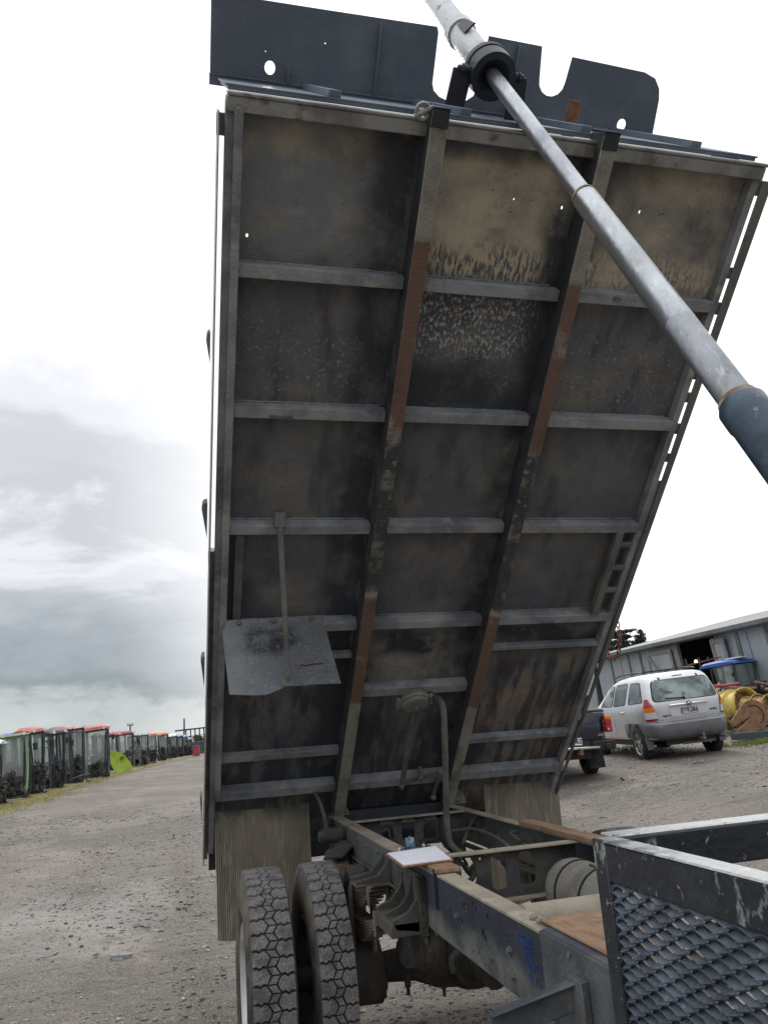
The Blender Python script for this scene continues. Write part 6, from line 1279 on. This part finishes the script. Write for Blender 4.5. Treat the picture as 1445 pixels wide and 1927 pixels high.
# machine with an orange lamp behind it, in the doorway
PM = ondist(1318, 1300, 42.); zg = gh(PM[0], PM[1]); mc = thing('red_implement', (PM[0], PM[1], zg), 'red farm machine with an orange beacon in the shed doorway', 'machine', R_=leanrot(.2, PM, 4))
mb = MB(); mb.box(-.9, .9, -.3, .6, .3, 1.2); mb.box(-.6, .7, -.2, .4, 1.2, 1.55); mb.build('body', CABC['crimson'], mc, loc=(0, 0, 0), bevel=.05)
mb = MB()
for _ in range(30): c = (rr.uniform(-.9, .9), -.45, rr.uniform(.3, 2.2)); h = rr.uniform(.03, .12); mb.box(c[0] - h, c[0] + h, c[1] - h, c[1] + h, c[2] - h * 1.5, c[2] + h * 1.5)
for x in (-.8, .1, .75): mb.beam((x, -.35, .3), (x + .1, -.3, 3.0), .08, .08)
mb.build('linkage', M_junk, mc, loc=(0, 0, 0)); pz = ondist(1309, 1247, 42.)[2] - zg
mb = MB(); mb.beam((-.7, -.45, pz - .1), (1.5, -.5, pz + .12), .12, .06); mb.build('beacon_arm', M_rustm, mc, loc=(0, 0, 0)); mb = MB(); mb.lathe([(0, .07), (.07, .08), (.13, .05), (.14, .0001)], (-.2, -.46, pz - .03), (0, 0, 1), 12); mb.build('beacon', M_lit, mc, loc=(0, 0, 0))

# ---- yellow wheel rims, fifth wheel plates and scrap
M_yel = mat('faded_yellow_paint', (.50, .40, .07), [L((.36, .27, .05), 3, .45, .6), L((.16, .07, .035), 4, .56, .62), L((.55, .48, .2), 8, .5, .7)], rough=.6, bump=.2)
M_yrust = mat('yellow_and_rust', (.36, .24, .10), [L((.20, .09, .04), 3, .42, .55), L((.5, .38, .1), 5, .55, .65)], rough=.8, bump=.2)
def wheelrim(u, v, dpx, dist, wd, ax, m, lab):
    P = ondist(u, v, dist); r = dpx / 2 * dist / F
    t = thing('wheel_rim', tuple(P), lab, 'wheel rim', 'old farm wheel rims lying on edge by the scrap pile')
    mb = MB(); w = wd / 2; mb.lathe([(-w, r * .93), (-w, r), (-w * .86, r), (-w * .8, r * .86), (-w * .25, r * .80), (w * .25, r * .80), (w * .8, r * .86), (w * .86, r), (w, r), (w, r * .93), (w * .78, r * .82), (w * .2, r * .76), (-w * .2, r * .76), (-w * .78, r * .82), (-w, r * .93)], (0, 0, 0), ax, 48); mb.build('barrel', m, t, loc=(0, 0, 0))
    mb = MB(); mb.lathe([(w * .1, r * .77), (w * .15, r * .5), (-.05, r * .3), (-.05, r * .14)], (0, 0, 0), ax, 32); mb.build('disc', M_yrust, t, loc=(0, 0, 0)); return t
ax_ = (.12, -1.0, .14)
wheelrim(1345, 1322, 34, 26.5, .4, ax_, M_yel, 'yellow rim just showing beside the right tail lamp of the silver car')
wheelrim(1358, 1337, 46, 25.5, .42, ax_, M_yrust, 'pale rust stained rim between the silver car and the yellow pair')
wheelrim(1374, 1332, 58, 24.8, .45, ax_, M_yel, 'left one of the two large yellow rims')
wheelrim(1396, 1331, 62, 24.0, .5, ax_, M_yel, 'right and largest of the yellow rims with a wide open face')
wheelrim(1421, 1334, 46, 23.6, .4, ax_, M_yrust, 'orange rust coloured rim right of the largest yellow rim')
wheelrim(1443, 1333, 44, 23.2, .4, ax_, M_yrust, 'rusty rim cut by the right edge of the photo')
def fifth(u0, v0, u1, v1, dist, lab, m):
    A = ondist(u0, v0, dist); Bv = ondist(u1, v1, dist + .4); Lg = np.linalg.norm(Bv - A); ey = (Bv - A) / Lg; ex = np.cross(ey, (A - CAM) / np.linalg.norm(A - CAM)); ex = ex * 1.0 + np.array((0, -.25, .15)); ex -= ey * (ex @ ey); ex /= np.linalg.norm(ex); ez = np.cross(ex, ey)
    t = thing('coupling_plate', tuple(A), lab, 'coupling plate', None, R_=np.stack([ex, ey, ez], 1)); W_ = Lg * .40
    o_ = [(-W_ * .5, .0), (-.06 * Lg, -.07 * Lg), (-.022 * Lg, .45 * Lg), (0, .50 * Lg), (.022 * Lg, .45 * Lg), (.06 * Lg, -.07 * Lg), (W_ * .5, 0)] + [(W_ * math.cos(a_) * .98, Lg * .62 + Lg * .38 * math.sin(a_)) for a_ in np.linspace(-.25, PI + .25, 16)]
    mb = MB(); mb.plate(o_, [], lambda a_, b_, t_: (a_, b_, t_), -.03, .03); mb.build('plate', m, t, loc=(0, 0, 0), bevel=.01)
    mb = MB(); mb.tube([(W_ * .6 * math.cos(a_), Lg * .62 + Lg * .24 * math.sin(a_), .035) for a_ in np.linspace(0, PI, 14)], .012, 6); mb.tube([(W_ * .6 * math.cos(a_), Lg * .62 + Lg * .24 * math.sin(a_), -.035) for a_ in np.linspace(0, PI, 14)], .012, 6); mb.build('grease_groove', M_rub, t, loc=(0, 0, 0)); return t
M_r2 = mat('orange_rust', (.27, .155, .09), [L((.17, .09, .05), 5, .45, .62), L((.12, .1, .08), 7, .6, .7)], rough=.85, bump=.3)
fifth(1384, 1370, 1438, 1330, 21.5, 'horseshoe shaped rusty coupling plate leaning before the yellow rims', M_r2)
def scrap(P, n, spread, lab, name, m, seed, hmax=.5):
    r = random.Random(seed); t = thing(name, tuple(P), lab, 'scrap', None)
    for k in range(n):
        mb = MB(); a_ = r.uniform(0, PI); l_ = r.uniform(.3, 1.3); c = np.array((r.gauss(0, spread[0]), r.gauss(0, spread[1]), r.uniform(.05, hmax))); d_ = np.array((math.cos(a_), math.sin(a_), r.uniform(-.25, .35))) * l_ / 2
        if k % 3 == 0: mb.tube([c - d_, c, c + d_ + (0, 0, .05)], r.uniform(.02, .06), 8)
        else: mb.beam(c - d_, c + d_, r.uniform(.06, .22), r.uniform(.03, .1), roll=r.uniform(0, 1))
        mb.build('scrap_piece', r.choice(m), t, loc=(0, 0, 0), bevel=.006)
    return t
PQ = G(1425, 1376); scrap(PQ, 22, (.8, .5), 'low heap of dark axle parts and steel offcuts in front of the coupling plates', 'scrap_heap', [M_junk, M_post, M_alu, M_rustm, M_r2], 4, .4)
PQ = G(1440, 1352); PQ = np.array([*ondist(1432, 1330, 30.)[:2], .4]); scrap(PQ, 34, (1.6, .8), 'heap of rusty red steel piled behind the yellow rims', 'scrap_heap', [M_rustm, M_r2, CABC['crimson'], M_junk], 8, 1.5)
PQ = G(1420, 1391); MB2 = MB(); MB2.beam(PQ + np.array((-.5, .1, .09)), PQ + np.array((1.6, -.25, .09)), .25, .16); bm_ = MB2.build('sleeper_block', M_post); tag(bm_, 'long black block lying on the gravel below the scrap heap', 'block')
PQ = G(1390, 1378); MB2 = MB(); MB2.beam(PQ + np.array((-.3, .3, .12)), PQ + np.array((1.8, .0, .12)), .5, .12); bm_ = MB2.build('timber_block', M_post2); tag(bm_, 'grey concrete slab under the rusty coupling plates', 'slab')
# timber packers under the nearest cabs, litter on the gravel
for u, v, a0, ln_, lab in ((14, 1512, .2, 1.0, 'short grey plank lying before the green framed cab'), (140, 1468, .1, 1.3, 'pale timber block under the tall red roofed cab'), (68, 1494, .3, .9, 'weathered plank under the long red roofed cab')):
    P = G(u, v); d_ = np.array((math.cos(a0), math.sin(a0), 0)) * ln_ / 2; mb = MB(); mb.beam(P - d_ + (0, 0, .05), P + d_ + (0, 0, .06), .16, .09); o = mb.build('timber_plank', M_post2, bevel=.005); tag(o, lab, 'plank')
P = G(228, 1806); o = MB(); o.lathe([(-.004, .066), (.012, .075), (.016, .078), (.010, .083), (-.004, .083), (-.004, .066)], (P[0], P[1], gz(P[0], P[1]) + .015), (.05, .1, 1), 28); tag(o.build('metal_ring', M_alu), 'small dull metal ring lying on the gravel', 'ring')
P = G(95, 1800); mb = MB(); z0 = gz(P[0], P[1]) + .012; mb.tube([(P[0] - .06, P[1], z0), (P[0], P[1] - .02, z0 + .004), (P[0] + .05, P[1] + .09, z0 + .01)], .005, 6); tag(mb.build('bent_wire', M_alu), 'short bent piece of wire on the gravel', 'wire')
P = G(1172, 1471); mb = MB(); n = 9; mb.plate([(P[0] + .07 * math.cos(a_) * (1 + .3 * math.sin(3 * a_)), P[1] + .05 * math.sin(a_)) for a_ in np.linspace(0, 2 * PI, n + 1)[:-1]], [], lambda a_, b_, t_: (a_, b_, t_ + gz(P[0], P[1]) + .03 + .03 * math.sin(a_ * 40)), 0, .003); tag(mb.build('dead_leaf', M_r2), 'curled orange dead leaf on the gravel beyond the right tyres', 'leaf')
